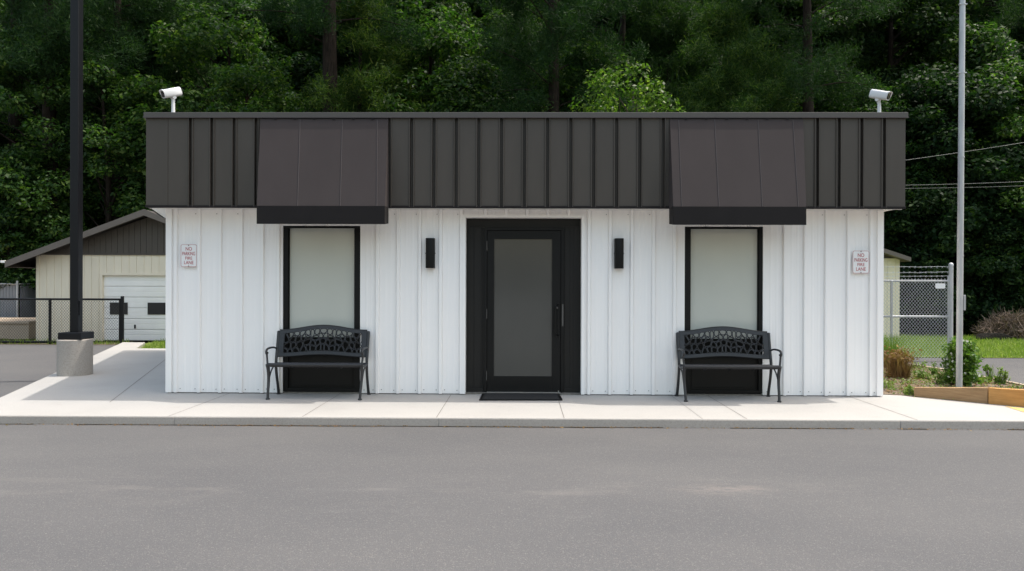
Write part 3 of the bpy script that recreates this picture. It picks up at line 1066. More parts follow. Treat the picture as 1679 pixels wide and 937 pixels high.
# ================================================================== AWNINGS
def awning(pxt0, pxt1, pxb0, pxb1, pxv0, seam_t, seam_b, label):
    zt = z_cop - .012
    OUT = .27
    yb = FY - OUT
    zb_ = P(700, 338, yb).z
    zv = P(700, 368, yb).z
    xt0, xt1 = P(pxt0, 194, FY).x, P(pxt1, 194, FY).x
    xb0, xb1 = P(pxb0, 338, yb).x, P(pxb1, 338, yb).x
    x0, x1 = (xb0 + 0), xb1
    t = thing('awning', ((x0 + x1) / 2, FY, zv), label, 'awning', 'dark awnings over the two windows')
    yt = FY - .018
    def at(u, s, lift=0.0):
        """u across 0..1, s down 0..1"""
        xa = xt0 + (xt1 - xt0) * u
        xb = x0 + (x1 - x0) * u
        sag = -.012 * math.sin(math.pi * s) * math.sin(math.pi * u)
        return Vector((xa + (xb - xa) * s, yt + (yb - yt) * s - lift + sag * 0, zt + (zb_ - zt) * s + sag))
    cn = MB()
    NU, NS = 12, 10
    vs = [at(i / NU, j / NS) for j in range(NS + 1) for i in range(NU + 1)]
    vs2 = [v + Vector((0, .012, -.006)) for v in vs]
    K = len(vs)
    fs = [(j * (NU + 1) + i, j * (NU + 1) + i + 1, (j + 1) * (NU + 1) + i + 1, (j + 1) * (NU + 1) + i) for j in range(NS) for i in range(NU)]
    cn.add(vs + vs2, fs + [tuple(K + q for q in reversed(f)) for f in fs])
    # flanks
    for u in (0, 1):
        a_, b_ = at(u, 0), at(u, 1)
        cn.add([a_, b_, (b_.x, FY + .001, b_.z), (a_.x, FY + .001, a_.z)], [(0, 1, 2, 3)])
    c = cn.build('canopy', M['awning'], t, recalc=False)
    sm = MB()
    for pt, pb in zip(seam_t, seam_b):
        u0 = (P(pt, 194, FY).x - xt0) / (xt1 - xt0)
        u1 = (P(pb, 338, yb).x - x0) / (x1 - x0)
        sm.tube([at(u0 + (u1 - u0) * s, s, .002) for s in (.015, .25, .5, .75, 1.0)], .0040, 5)
    sm.build('seam', M['seam'], c)
    va = MB()
    va.box(x0, x1, yb - .006, yb + .012, zv, zb_ - .002)
    for xa, xb in ((x0, x0 + .012), (x1 - .012, x1)):
        va.hexa([(xa, yb + .0125, zv), (xb, yb + .0125, zv), (xb, FY - .018, zv + .028), (xa, FY - .018, zv + .028)],
                [(xa, yb + .0125, zb_ - .002), (xb, yb + .0125, zb_ - .002), (xb, FY - .018, zb_ - .002), (xa, FY - .018, zb_ - .002)])
    va.build('valance', M['valance'], t, bevel=.003)
    rail = MB()
    rail.box(xt0 + .02, xt1 - .02, yt - .010, FY - .011, zt - .006, zt + .008)
    # fixing clips under the coping
    for i in range(6):
        xx = xt0 + (xt1 - xt0) * (.12 + .76 * i / 5)
        rail.box(xx - .016, xx + .016, yt - .016, yt - .0105, zt - .018, zt + .004)
    rail.build('head_rail', M['valance'], t)
    return t

awning(428, 637, 421, 631, 421, (493, 562, 619), (488, 558, 618), 'sloped brown awning over the window nearer the black light pole')
awning(1098, 1316, 1104, 1322, 1097, (1112, 1171, 1242, 1299), (1118, 1179, 1250, 1309), 'sloped brown awning over the window nearer the silver pole')


# ================================================================== BENCHES
def voronoi_cells(seeds, x0, x1, y0, y1):
    cells = []
    for i, (px, py) in enumerate(seeds):
        poly = [(x0, y0), (x1, y0), (x1, y1), (x0, y1)]
        for j, (qx, qy) in enumerate(seeds):
            if i == j or not poly: continue
            mx_, my_ = (px + qx) / 2, (py + qy) / 2
            nx, ny = qx - px, qy - py
            out = []
            for k in range(len(poly)):
                a_, b_ = poly[k], poly[(k + 1) % len(poly)]
                da = (a_[0] - mx_) * nx + (a_[1] - my_) * ny
                db = (b_[0] - mx_) * nx + (b_[1] - my_) * ny
                if da <= 0: out.append(a_)
                if (da < 0) != (db < 0):
                    t_ = da / (da - db)
                    out.append((a_[0] + (b_[0] - a_[0]) * t_, a_[1] + (b_[1] - a_[1]) * t_))
            poly = out
        cells.append(poly)
    return cells


BW = .588     # half width at the posts
def back_y_at(z): return .05 + max(0, z - .42) * .26

def make_bench(label):
    t = thing('park_bench', (0, 0, 0), label, 'bench', 'black cast iron benches in front of the windows')
    flx = Vector((1, 0, 0))
    for s in (-1, 1):
        # rear leg and post in one casting
        mb = MB()
        pts = smooth_path([(s * (BW + .005), .165, .004), (s * BW, .145, .06), (s * BW, .075, .26), (s * BW, .05, .42), (s * BW, back_y_at(.6), .60), (s * BW, back_y_at(.815), .815)], 5)
        n_ = len(pts)
        mb.tube(pts, [.024 if i < 2 else .018 + .004 * abs(i / n_ - .35) for i in range(n_)], 10)
        mb.tube([(s * (BW + .005), .165, 0), (s * (BW + .005), .165, .016)], .027, 10)
        mb.tube([pts[-1], pts[-1] + Vector((0, .003, .012))], [.024, .014], 10)
        mb.build('leg', M['iron'], t, smooth=50)
        mb = MB()
        pts = smooth_path([(s * (BW - .012), -.285, .004), (s * (BW - .010), -.275, .08), (s * (BW - .004), -.235, .24), (s * BW, -.235, .36), (s * BW, -.265, .435)], 5)
        n_ = len(pts)
        mb.tube(pts, [.022 if i < 2 else .0165 + .009 * (i / n_) ** 2 for i in range(n_)], 10)
        mb.tube([(s * (BW - .012), -.285, 0), (s * (BW - .012), -.285, .016)], .026, 10)
        mb.build('leg', M['iron'], t, smooth=50)
        ar = MB()
        pts = smooth_path([(s * BW, back_y_at(.60), .60), (s * (BW + .012), .00, .625), (s * (BW + .012), -.14, .632), (s * (BW + .012), -.24, .625), (s * (BW + .012), -.275, .598), (s * (BW + .012), -.262, .570), (s * (BW + .012), -.24, .58)], 6)
        ar.tube(pts, [.011 + .006 * (i / len(pts)) for i in range(len(pts))], 9)
        pts = smooth_path([(s * (BW + .012), -.268, .60), (s * (BW + .014), -.245, .54), (s * (BW + .008), -.25, .48), (s * BW, -.262, .43)], 6)
        ar.tube(pts, .0125, 9)
        ar.build('armrest', M['iron'], t, smooth=50)
        br = MB()
        br.tube(smooth_path([(s * BW, -.225, .22), (s * BW, -.13, .34), (s * BW, -.02, .395)], 5), .009, 7)
        br.tube(smooth_path([(s * BW, -.26, .43), (s * BW, -.10, .40), (s * BW, .05, .41)], 5), .017, 8)
        br.build('side_brace', M['iron'], t, smooth=50)
    st = MB()
    st.tube([(x_, -.262, .432) for x_ in np.linspace(-BW, BW, 9)], .0215, 12)
    st.tube([(x_, .045, .415) for x_ in np.linspace(-BW, BW, 5)], .014, 10)
    for i in range(6):
        yy = -.215 + i * .045
        zz = .415 - .022 * math.sin(math.pi * (i + .5) / 6)
        st.box(-BW + .01, BW - .01, yy - .015, yy + .015, zz - .006, zz + .006)
    for x_ in (-.3, 0, .3):
        st.tube(smooth_path([(x_, -.25, .42), (x_, -.11, .376), (x_, .04, .405)], 5), .008, 6)
    st.build('seat', M['iron'], t, smooth=40)
    # backrest frame
    HW = BW - .018
    def top(x_): return .815 + .062 * (math.cos(math.pi * min(1, abs(x_) / HW)) * .5 + .5)
    def low(x_): return .525 + .030 * (math.cos(math.pi * min(1, abs(x_) / HW)) * .5 + .5)
    def lean(x_, z_): return Vector((x_, back_y_at(z_), z_))
    bk_ = MB()
    xs = np.linspace(-HW, HW, 25)
    for fn, hh in ((top, .019), (low, .019)):
        for i in range(24):
            a_, b_ = xs[i], xs[i + 1]
            q = []
            for dy in (-.013, .013):
                q += [lean(a_, fn(a_) - hh) + Vector((0, dy, 0)), lean(b_, fn(b_) - hh) + Vector((0, dy, 0)), lean(b_, fn(b_) + hh) + Vector((0, dy, 0)), lean(a_, fn(a_) + hh) + Vector((0, dy, 0))]
            bk_.add(q, [(3, 2, 1, 0), (4, 5, 6, 7), (0, 1, 5, 4), (2, 3, 7, 6)])
    for s in (-1, 1):
        xa, xb = sorted((s * HW, s * (HW - .062)))
        q = []
        for dy in (-.0115, .0115):
            q += [lean(xa, low(xa) - .012) + Vector((0, dy, 0)), lean(xb, low(xb) - .012) + Vector((0, dy, 0)), lean(xb, top(xb) + .01) + Vector((0, dy, 0)), lean(xa, top(xa) + .01) + Vector((0, dy, 0))]
        bk_.hexa(q[:4], q[4:])
    bk_.tube([lean(x_, top(x_) + .021) for x_ in xs], .0125, 8)
    bk_.tube([lean(x_, low(x_) - .019) for x_ in xs], .0125, 8)
    bk = bk_.build('backrest', M['iron'], t, smooth=40)
    # cast lattice of rounded cells, mirrored about the middle
    LW, LH = HW - .058, .24
    r_ = random.Random(5)
    seeds = []
    rows = 4
    for j in range(rows):
        nn = 7 if j % 2 == 0 else 6
        for i in range(nn):
            u = (i + .5 + (.5 if j % 2 else 0)) / 7
            px_ = u * LW + r_.uniform(-.030, .030)
            if px_ < .015: px_ = .02
            if px_ > LW - .01: continue
            py_ = (j + .5) / rows * LH + r_.uniform(-.017, .017)
            seeds.append((px_, py_)); seeds.append((-px_, py_))
    for yy in (.04, .12, .2): seeds.append((0, yy))
    la = MB()
    for poly_ in voronoi_cells(seeds, -LW, LW, 0, LH):
        if len(poly_) < 3: continue
        cx_ = sum(p[0] for p in poly_) / len(poly_); cy_ = sum(p[1] for p in poly_) / len(poly_)
        pl = [(cx_ + (p[0] - cx_) * .88, cy_ + (p[1] - cy_) * .86) for p in poly_]
        for _ in range(2):
            q = []
            for k in range(len(pl)):
                a_, b_ = pl[k], pl[(k + 1) % len(pl)]
                q += [(a_[0] * .75 + b_[0] * .25, a_[1] * .75 + b_[1] * .25), (a_[0] * .25 + b_[0] * .75, a_[1] * .25 + b_[1] * .75)]
            pl = q
        ring = []
        for (u, v) in pl:
            z0_, z1_ = low(u) + .012, top(u) - .012
            z_ = z0_ + (z1_ - z0_) * v / LH
            ring.append(lean(u, z_))
        la.tube(ring, .0066, 6, closed=True)
    la.build('lattice', M['iron'], bk, smooth=60)
    return t


def copy_tree(o, parent=None):
    c = o.copy()
    COL.objects.link(c)
    if parent is not None: c.parent = parent
    for ch in list(o.children):
        copy_tree(ch, c)
    return c

bench = make_bench('black iron bench under the window nearer the black light pole')
b1 = P(525, 640, -.21); b2 = P(1190.5, 640, -.21)
bench2 = copy_tree(bench)
bench.location = (b1.x, -.21, 0)
bench2.location = (b2.x, -.21, 0)
bench2["label"] = 'black iron bench under the window nearer the silver pole'


# ================================================================== WALL LAMPS, SIGNS, CAMERAS, MAT
def sconce(label):
    t = thing('wall_lamp', (0, 0, 0), label, 'wall lamp', 'black wall lamps either side of the door')
    h, w, d = .39, .058, .105
    pts = [(-w, .006)] + [(-w * math.cos(math.pi * i / 12) if abs(math.cos(math.pi * i / 12)) < .99 else (-w if i == 0 else w), -.045 - (d - .045) * math.sin(math.pi * i / 12) ** .6) for i in range(0, 13)] + [(w, .006)]
    bd = MB()
    bd.prism(pts, -h / 2, h / 2)
    bd.build('body', M['black'], t, bevel=.003, smooth=30)
    pl = MB()
    pl.box(-.05, .05, .0065, .0100, -.15, .15)
    pl.tube([(-w - .008, -.03, 0), (w + .008, -.03, 0)], .008, 8)
    pl.build('mount_plate', M['black'], t)
    return t

l1, l2 = P(705.5, 415.5, -.05), P(1015, 416, -.05)
sc1 = sconce('black wall lamp between the left bench and the door')
sc2 = copy_tree(sc1)
sc1.location = (l1.x, -.010, l1.z)
sc2.location = (l2.x, -.010, l2.z)
sc2["label"] = 'black wall lamp between the door and the right bench'


def text_mesh(body, size, bold=0.0):
    cu = bpy.data.curves.new('lettering', 'FONT')
    cu.body = body
    cu.size = size
    cu.align_x = 'CENTER'
    cu.offset = bold
    cu.extrude = .0004
    ob = bpy.data.objects.new('lettering', cu)
    COL.objects.link(ob)
    bpy.context.view_layer.update()
    me = bpy.data.meshes.new_from_object(ob.evaluated_get(bpy.context.evaluated_depsgraph_get()))
    vs = [tuple(v.co) for v in me.vertices]
    fs = [tuple(p.vertices) for p in me.polygons]
    bpy.data.objects.remove(ob)
    return vs, fs


def rounded_rect(w, h, r, n=5):
    out = []
    for cx_, cz_, a0 in ((w / 2 - r, h / 2 - r, 0), (-w / 2 + r, h / 2 - r, 90), (-w / 2 + r, -h / 2 + r, 180), (w / 2 - r, -h / 2 + r, 270)):
        for i in range(n + 1):
            th = math.radians(a0 + 90 * i / n)
            out.append((cx_ + r * math.cos(th), cz_ + r * math.sin(th)))
    return out


def no_parking(label):
    t = thing('parking_sign', (0, 0, 0), label, 'sign', 'no parking signs on the white wall')
    w, h = .214, .297
    pl = MB()
    pl.prism_y(rounded_rect(w, h, .022), -.004, 0)
    pl.build('plate', M['sign_white'], t)
    bo = MB()
    a_, b_ = rounded_rect(w - .006, h - .006, .020), rounded_rect(w - .014, h - .014, .0165)
    n_ = len(a_)
    bo.add([(x_, -.0048, z_) for x_, z_ in a_] + [(x_, -.0048, z_) for x_, z_ in b_], [(i, (i + 1) % n_, n_ + (i + 1) % n_, n_ + i) for i in range(n_)])
    bo.build('border', M['sign_red'], t)
    le = MB()
    for body, z_, sx, sz in (('NO', .066, 1.0, 1), ('PARKING', .004, .74, 1), ('FIRE', -.052, .95, .85), ('LANE', -.112, .95, .95)):
        vs, fs = text_mesh(body, .066, .0004)
        le.add([(x_ * sx * .84, -.0052 - zz, z_ + y_ * sz) for x_, y_, zz in vs], fs)
    le.build('lettering', M['sign_red'], t, recalc=False)
    for z_ in (h / 2 - .014, -h / 2 + .012): MB().tube([(0, -.003, z_), (0, -.010, z_)], .006, 8).build('bolt', M['dull_steel'], t)
    return t

s1p, s2p = P(309.5, 419.5, -.0365), P(1411.5, 430, -.0365)
sg1 = no_parking('white and red no parking sign by the left corner of the wall')
sg2 = copy_tree(sg1)
sg1.location = (s1p.x, -.033, s1p.z)
sg2.location = (s2p.x, -.033, s2p.z)
sg2["label"] = 'white and red no parking sign by the right corner, hung slightly lower'


def cctv(px_post, px_ax, dirv, tilt, label):
    base = P(px_post, 185.5, .05)
    base.z = z_top
    t = thing('security_camera', base, label, 'security camera', 'white security cameras on the roof edge')
    c = P(px_ax[0], px_ax[1], .03)
    d = Vector(dirv).normalized()
    side = d.cross(Vector((0, 0, 1))).normalized()
    upv = side.cross(d).normalized()
    L = .262
    body = MB()
    rings = []
    secs = [(-.5, .62), (-.485, .86), (-.45, 1.0), (0, 1.0), (.40, .96), (.44, .93)]
    NN = 24
    for s_, k_ in secs:
        ring = []
        for i in range(NN):
            th = 2 * math.pi * i / NN
            cx_, sx_ = math.cos(th), math.sin(th)
            e = .55
            a_ = .052 * k_ * math.copysign(abs(cx_) ** e, cx_)
            b_ = .057 * k_ * math.copysign(abs(sx_) ** e, sx_)
            ring.append(c + d * (L * s_) + side * a_ + upv * b_)
        rings.append(ring)
    vs = [p for r in rings for p in r]
    fs = [(i * NN + k_, i * NN + (k_ + 1) % NN, (i + 1) * NN + (k_ + 1) % NN, (i + 1) * NN + k_) for i in range(len(rings) - 1) for k_ in range(NN)]
    fs += [tuple(reversed(range(NN))), tuple((len(rings) - 1) * NN + k_ for k_ in range(NN))]
    body.add(vs, fs)
    # hood lip over the front
    hl = []
    for s_ in (.42, .56):
        for i in range(11):
            th = math.pi * (i / 10)
            cx_, sx_ = math.cos(th), math.sin(th)
            a_ = .0555 * math.copysign(abs(cx_) ** .55, cx_)
            b_ = .0605 * abs(sx_) ** .55
            hl.append(c + d * (L * (s_ if s_ < .5 else .44 + .055 * min(1, sx_ * 1.4))) + side * a_ + upv * b_)
    inner = [p - upv * .007 for p in hl]
    f1 = [(i, i + 1, 11 + i + 1, 11 + i) for i in range(10)]
    body.add(hl + inner, f1 + [tuple(22 + q for q in reversed(f)) for f in f1] + [(11 + i, 12 + i, 34 + i, 33 + i) for i in range(10)])
    body.build('housing', M['camera_white'], t, smooth=45)
    ln = MB()
    ring = []
    for k_, s_ in ((.80, .4415), (.77, .447)):
        for i in range(NN):
            th = 2 * math.pi * i / NN
            cx_, sx_ = math.cos(th), math.sin(th)
            ring.append(c + d * (L * s_) + side * (.051 * k_ * math.copysign(abs(cx_) ** .6, cx_)) + upv * (.055 * k_ * math.copysign(abs(sx_) ** .6, sx_)))
    ln.add(ring, [(k_, (k_ + 1) % NN, NN + (k_ + 1) % NN, NN + k_) for k_ in range(NN)] + [tuple(NN + k_ for k_ in range(NN))])
    ln.build('lens', M['lens'], t, smooth=40)
    po = MB()
    neck = c - upv * .062 - d * .01
    po.lathe(base, [(.044, 0), (.042, .012), (.030, .024), (.024, .06), (.021, max(.09, neck.z - base.z - .05))], 16)
    po.tube([Vector((base.x, base.y, neck.z - .06)), neck], [.021, .022], 12)
    po.tube([neck - side * .034, neck + side * .034], .025, 14)
    po.build('mount', M['camera_white'], t, smooth=50)
    return t

cctv(284, (280.5, 152.5), (-.62, -.74, -.36), 0, 'white security camera on the roof edge aimed left')
cctv(1441.5, (1443.5, 156), (.58, -.76, -.34), 0, 'white security camera on the roof edge aimed right')

# door mat
mt_ = thing('door_mat', (X(854), -.3, 0), 'black rubber mat on the sidewalk at the door', 'door mat')
ma, mb_, mc, md = G(791, 646.5), G(917, 646.5), G(922.5, 657.5), G(785.5, 657.5)
pl = [md, mc, mb_, ma]
MB().hexa([(p.x, p.y, .001) for p in pl], [(p.x, p.y, .016) for p in pl]).build('border', M['black'], mt_, bevel=.005)
cen = sum(pl, Vector()) / 4
pl2 = [cen + (p - cen) * .93 for p in pl]
MB().hexa([(p.x, p.y, .015) for p in pl2], [(p.x, p.y, .019) for p in pl2]).build('tread', M['rubber'], mt_)


# ================================================================== POLES AND WIRES
pp = G(123, 617.5)
pc = Vector((P(123, 580, pp.y + .23).x, pp.y + .23, 0))
lp_ = thing('light_pole', pc, 'tall square black light pole on a round concrete pedestal', 'light pole')
sc_ = F_PX / (pc.y + 9.5)
ped_h = (617 - 557) / (F_PX / (pp.y + 9.5))
R_ = 26 / sc_
MB().lathe(pc, [(R_, -.02), (R_, ped_h - .012), (R_ - .012, ped_h)], 48).build('pedestal', M['pedestal'], lp_, smooth=35)
bw = 19 / sc_; pw = 6.9 / sc_
pcx = P(125, 550, pc.y).x
MB().box(pcx - bw, pcx + bw, pc.y - bw, pc.y + bw, ped_h + .001, ped_h + 11.5 / sc_).build('base_cover', M['pole_black'], lp_, bevel=.012)
MB().box(pcx - pw, pcx + pw, pc.y - pw, pc.y + pw, ped_h + .05, 7.6).build('shaft', M['pole_black'], lp_, bevel=.012)
MB().box(pcx + pw, pcx + pw + .014, pc.y - .04, pc.y + .03, P(131, 517, pc.y).z, P(131, 493, pc.y).z).build('hand_hole_cover', M['pole_black'], lp_, bevel=.003)
hd_ = MB()
hd_.box(pcx - .2, pcx + .2, pc.y - .75, pc.y - .1, 7.45, 7.6)
hd_.box(pcx - .05, pcx + .05, pc.y - .12, pc.y - pw, 7.48, 7.57)
hd_.build('lamp_head', M['pole_black'], lp_, bevel=.02)

fy = 0.75
fb, ft = P(1572.5, 632, fy), P(1578, 0, fy)
ft2 = fb + (ft - fb) * 1.35
fp = thing('flag_pole', (fb.x, fy, 0), 'tall silver metal pole rising from the planting bed', 'pole')
rr = 4.7 / (F_PX / (fy + 9.5))
MB().tube([Vector((fb.x, fy, -.05)), fb.lerp(ft2, .3), fb.lerp(ft2, .31), ft2], [rr, rr, rr * .97, rr * .85], 20).build('shaft', M['galv'], fp, smooth=40)
for py in (8, 120, 258, 420):
    c_ = P(1573 + 5 * (632 - py) / 632, py, fy)
    cl_ = MB()
    cl_.tube([c_ - Vector((0, 0, .008)), c_ + Vector((0, 0, .008))], rr * 1.07, 20)
    if py in (8, 120): cl_.box(c_.x - rr - .015, c_.x + rr + .012, c_.y - .03, c_.y + .0, c_.z - .007, c_.z + .007)
    cl_.build('clamp', M['galv'], fp, smooth=40)
c0, c1 = P(1579, 509, fy), P(1579, 484, fy)
MB().box(c0.x - .008, c0.x + .022, fy - .03, fy + .03, c0.z, c1.z).build('cleat_box', M['galv'], fp, bevel=.004)

for (pa, pb, lab) in (((1400, 274), (1679, 234), 'steep overhead wire slanting up past the silver pole, topmost of three'),
                      ((1400, 305), (1679, 298), 'middle of the three overhead wires beside the roof corner'),
                      ((1400, 309.5), (1679, 305), 'lowest of the three overhead wires beside the roof corner')):
    a_ = P(*pa, 6.25); b_ = P(*pb, 7.2)
    SAG = .30
    e_ = a_ + (b_ - a_) * 4.0
    e_.z = a_.z + 4 * (b_.z - a_.z + .75 * SAG)
    pts = []
    for i in range(33):
        u = i / 32
        p = a_.lerp(e_, u)
        p.z -= SAG * 4 * u * (1 - u)
        pts.append(p)
    o = MB().tube(pts, .0046, 6).build('overhead_wire', M['wire'])
    tag(o, lab, 'wire', 'overhead wires right of the building')


# ================================================================== LEFT: garage, fences
GY = 9.6
gz = LOT_Z
gxl = P(61, 500, GY).x
pk = P(250, 348, GY)
gap = pk.x
gxr = 2 * gap - gxl
z_ev = P(61, 417, GY).z
gz_l = P(61, 417, GY).z
ga = thing('garage', (gap, GY, gz), 'beige garage with a brown gable and white overhead door left of the office', 'garage')
GD = 4.3
rs = (pk.z - P(20, 427, GY - .4).z) / (pk.x - P(20, 427, GY - .4).x)
dxl, dxr = P(168.5, 500, GY).x, 2 * gap - P(168.5, 500, GY).x
dzt = P(200, 452, GY).z
wl = MB()
def vsiding(mb, x0, x1, z0, z1, y, step=.2):
    """vertical board siding: shallow grooves"""
    prof = [(x0, y)]
    k_ = math.ceil((x0 + .02) / step)
    while k_ * step < x1 - .02:
        xx = k_ * step
        prof += [(xx - .006, y), (xx - .003, y + .012), (xx + .003, y + .012), (xx + .006, y)]
        k_ += 1
    prof.append((x1, y))
    n_ = len(prof)
    mb.add([(a_, b_, z0) for a_, b_ in prof] + [(a_, b_, z1) for a_, b_ in prof], [(i, i + 1, n_ + i + 1, n_ + i) for i in range(n_ - 1)])
vsiding(wl, gxl, dxl, gz, z_ev, GY)
vsiding(wl, dxr, gxr, gz, z_ev, GY)
vsiding(wl, dxl, dxr, dzt, z_ev, GY)
wl.add([(gxl, GY, gz), (gxl, GY + GD, gz), (gxl, GY + GD, z_ev), (gxl, GY, z_ev)], [(0, 1, 2, 3)])
wl.add([(gxr, GY, gz), (gxr, GY + GD, gz), (gxr, GY + GD, z_ev), (gxr, GY, z_ev)], [(0, 1, 2, 3)])
wl.add([(gxl, GY + GD, gz), (gxr, GY + GD, gz), (gxr, GY + GD, z_ev), (gxl, GY + GD, z_ev)], [(0, 1, 2, 3)])
for xx in (gxl, gxr): wl.box(xx - .02, xx + .06 if xx == gxl else xx + .02, GY - .02, GY + .02, gz, z_ev - .001)
# door trim
wl.box(dxl - .07, dxl, GY - .025, GY + .1, gz, dzt + .07)
wl.box(dxr, dxr + .07, GY - .025, GY + .1, gz, dzt + .07)
wl.box(dxl + .0005, dxr - .0005, GY - .0245, GY + .1, dzt, dzt + .069)
wl.build('wall', M['beige'], ga, recalc=False)
gb = MB()
# gable boards above a shadow board
x_ = gxl
apex = pk.z - .1
nb = 40
for i in range(nb):
    a_, b_ = gxl + (gxr - gxl) * i / nb, gxl + (gxr - gxl) * (i + 1) / nb
    za = apex - rs * abs(a_ - gap); zb2 = apex - rs * abs(b_ - gap)
    za, zb2 = max(za, z_ev + .011), max(zb2, z_ev + .011)
    gb.hexa([(a_ + .004, GY - .02, z_ev + .01), (b_ - .004, GY - .02, z_ev + .01), (b_ - .004, GY + .02, z_ev + .01), (a_ + .004, GY + .02, z_ev + .01)],
            [(a_ + .004, GY - .02, za), (b_ - .004, GY - .02, zb2), (b_ - .004, GY + .02, zb2), (a_ + .004, GY + .02, za)])
gb.add([(gxl, GY + .015, z_ev), (gxr, GY + .015, z_ev), (gap, GY + .015, apex)], [(0, 1, 2)])
gb.box(gxl - .02, gxr + .02, GY - .035, GY - .021, z_ev - .02, z_ev + .035)
gb.build('gable', M['gable'], ga, recalc=False)
rf = MB()
OH = .55
yf = GY - .45
zt_ = pk.z + .02
exl, exr = gxl - OH, gxr + OH
for s, ex in ((-1, exl), (1, exr)):
    ez = zt_ - rs * abs(ex - gap)
    q = [(gap, zt_), (ex, ez), (ex, ez - .05), (gap, zt_ - .05)]
    if s > 0: q = q[::-1]
    rf.prism_y(q, yf + .03, GY + GD + .3)
ro = rf.build('roof', M['roof_shingle'], ga)
tr = MB()
for s, ex in ((-1, exl), (1, exr)):
    ez = zt_ - rs * abs(ex - gap)
    tr.prism_y([(gap, zt_ + .012), (ex, ez + .012), (ex, ez - .15), (gap, zt_ - .15)], yf - .0, yf + .028)
    x0, x1 = sorted((ex, ex - s * .02))
    tr.box(x0, x1, yf + .028, GY + GD + .3, ez - .15, ez - .051)
    # soffit
    wx = gxl if s < 0 else gxr
    tr.add([(ex, yf + .03, ez - .145), (wx, yf + .03, ez - .145), (wx, GY + GD, ez - .145), (ex, GY + GD, ez - .145)], [(0, 1, 2, 3)])
tr.build('rake_board', M['roof_trim'], ga)
ez = zt_ - rs * abs(exl - gap)
MB().box(exl - .12, exl - .001, yf + .0, GY + GD, ez - .03, ez + .03).build('gutter', M['garage_door'], ga, bevel=.01)
gd = MB()
nP = 6
for i in range(nP):
    z0, z1 = gz + .01 + (dzt - gz - .01) * i / nP, gz + .01 + (dzt - gz - .01) * (i + 1) / nP
    gd.box(dxl, dxr, GY + .05, GY + .09, z0 + .004, z1 - .004)
    mid = (z0 + z1) / 2
    gd.box(dxl + .02, dxr - .02, GY + .046, GY + .052, z0 + .02, mid - .012)
    gd.box(dxl + .02, dxr - .02, GY + .046, GY + .052, mid + .012, z1 - .02)
gdo = gd.build('garage_door', M['garage_door'], ga, bevel=.003)
for pc_ in (193.5, 255.5, 317.5):
    wx0, wx1 = P(pc_ - 14.5, 500, GY).x, P(pc_ + 14.5, 500, GY).x
    wz0, wz1 = P(193, 516, GY).z, P(193, 496.5, GY).z
    wn_ = MB()
    wn_.box(wx0, wx1, GY + .030, GY + .046, wz0, wz1)
    wn_.build('window', M['dark_glass'], gdo)
hx_ = P(220, 536, GY).x; hz_ = P(220, 536, GY).z
MB().box(hx_ - .02, hx_ + .02, GY + .03, GY + .046, hz_ - .05, hz_ + .05).build('handle', M['black'], gdo)


def chain_link(mb, x0, x1, y, z0, z1, pitch=.072, r=.0024, mi=0):
    """woven diamonds as two families of thin wires, the overs and unders a wire apart"""
    h = z1 - z0
    slope_ = 1.15
    for fam in (1, -1):
        k0_ = -int(h / slope_ / pitch) - 1
        k1_ = int((x1 - x0) / pitch) + int(h / slope_ / pitch) + 1
        for k_ in range(k0_, k1_ + 1):
            xa = x0 + k_ * pitch
            # line: x = xa + fam * (z - z0)/slope
            za_, zb_2 = z0, z1
            xs_, xe_ = xa, xa + fam * h / slope_
            if fam < 0: pass
            def clip(xx, zz, xo, zo):
                return xx, zz
            pa_, pb_ = [xs_, z0], [xe_, z1]
            ok = True
            for lim, sgn in ((x0, 1), (x1, -1)):
                ia, ib = sgn * (pa_[0] - lim) >= 0, sgn * (pb_[0] - lim) >= 0
                if not ia and not ib: ok = False; break
                if ia != ib:
                    u = (lim - pa_[0]) / (pb_[0] - pa_[0])
                    pt = [lim, pa_[1] + (pb_[1] - pa_[1]) * u]
                    if ia: pb_ = pt
                    else: pa_ = pt
            if not ok: continue
            mb.tube([(pa_[0], y + fam * r, pa_[1]), (pb_[0], y + fam * r, pb_[1])], r, 4, mi=mi)

# black fence on the left
FYL = 8.45
fz = LOT_Z
fence = thing('chain_link_fence', (P(100, 560, FYL).x, FYL, fz), 'low black chain link fence in front of the beige garage', 'fence')
fx0, fx1 = -22.0, P(199.5, 520, FYL).x
zt_f = P(100, 491, FYL).z
mh = MB()
chain_link(mh, fx0, fx1 - .08, FYL, fz + .06, zt_f + .02, .068, .0028)
mh.build('mesh', M['mesh_black'], fence, recalc=False)
rl = MB()
rl.tube([(fx0, FYL + .03, zt_f), (fx1, FYL + .03, zt_f)], .026, 10)
rl.tube([(fx0, FYL + .03, fz + .055), (P(150, 560, FYL).x, FYL + .03, fz + .055)], .03, 8)
rl.build('rail', M['pole_black'], fence, smooth=50)
p0 = P(80.5, 520, FYL).x
span = P(194.5, 520, FYL).x - p0
for xx in (p0, p0 - span, p0 - 2 * span, P(196, 520, FYL).x):
    MB().tube([(xx, FYL + .035, fz - .05), (xx, FYL + .035, zt_f + .02)], .034, 12).build('post', M['pole_black'], fence, smooth=50)
MB().box(fx1 - .032, fx1 + .032, FYL - .0, FYL + .064, fz - .05, P(199, 486, FYL).z).build('post', M['pole_black'], fence, bevel=.008, label='thicker end post')

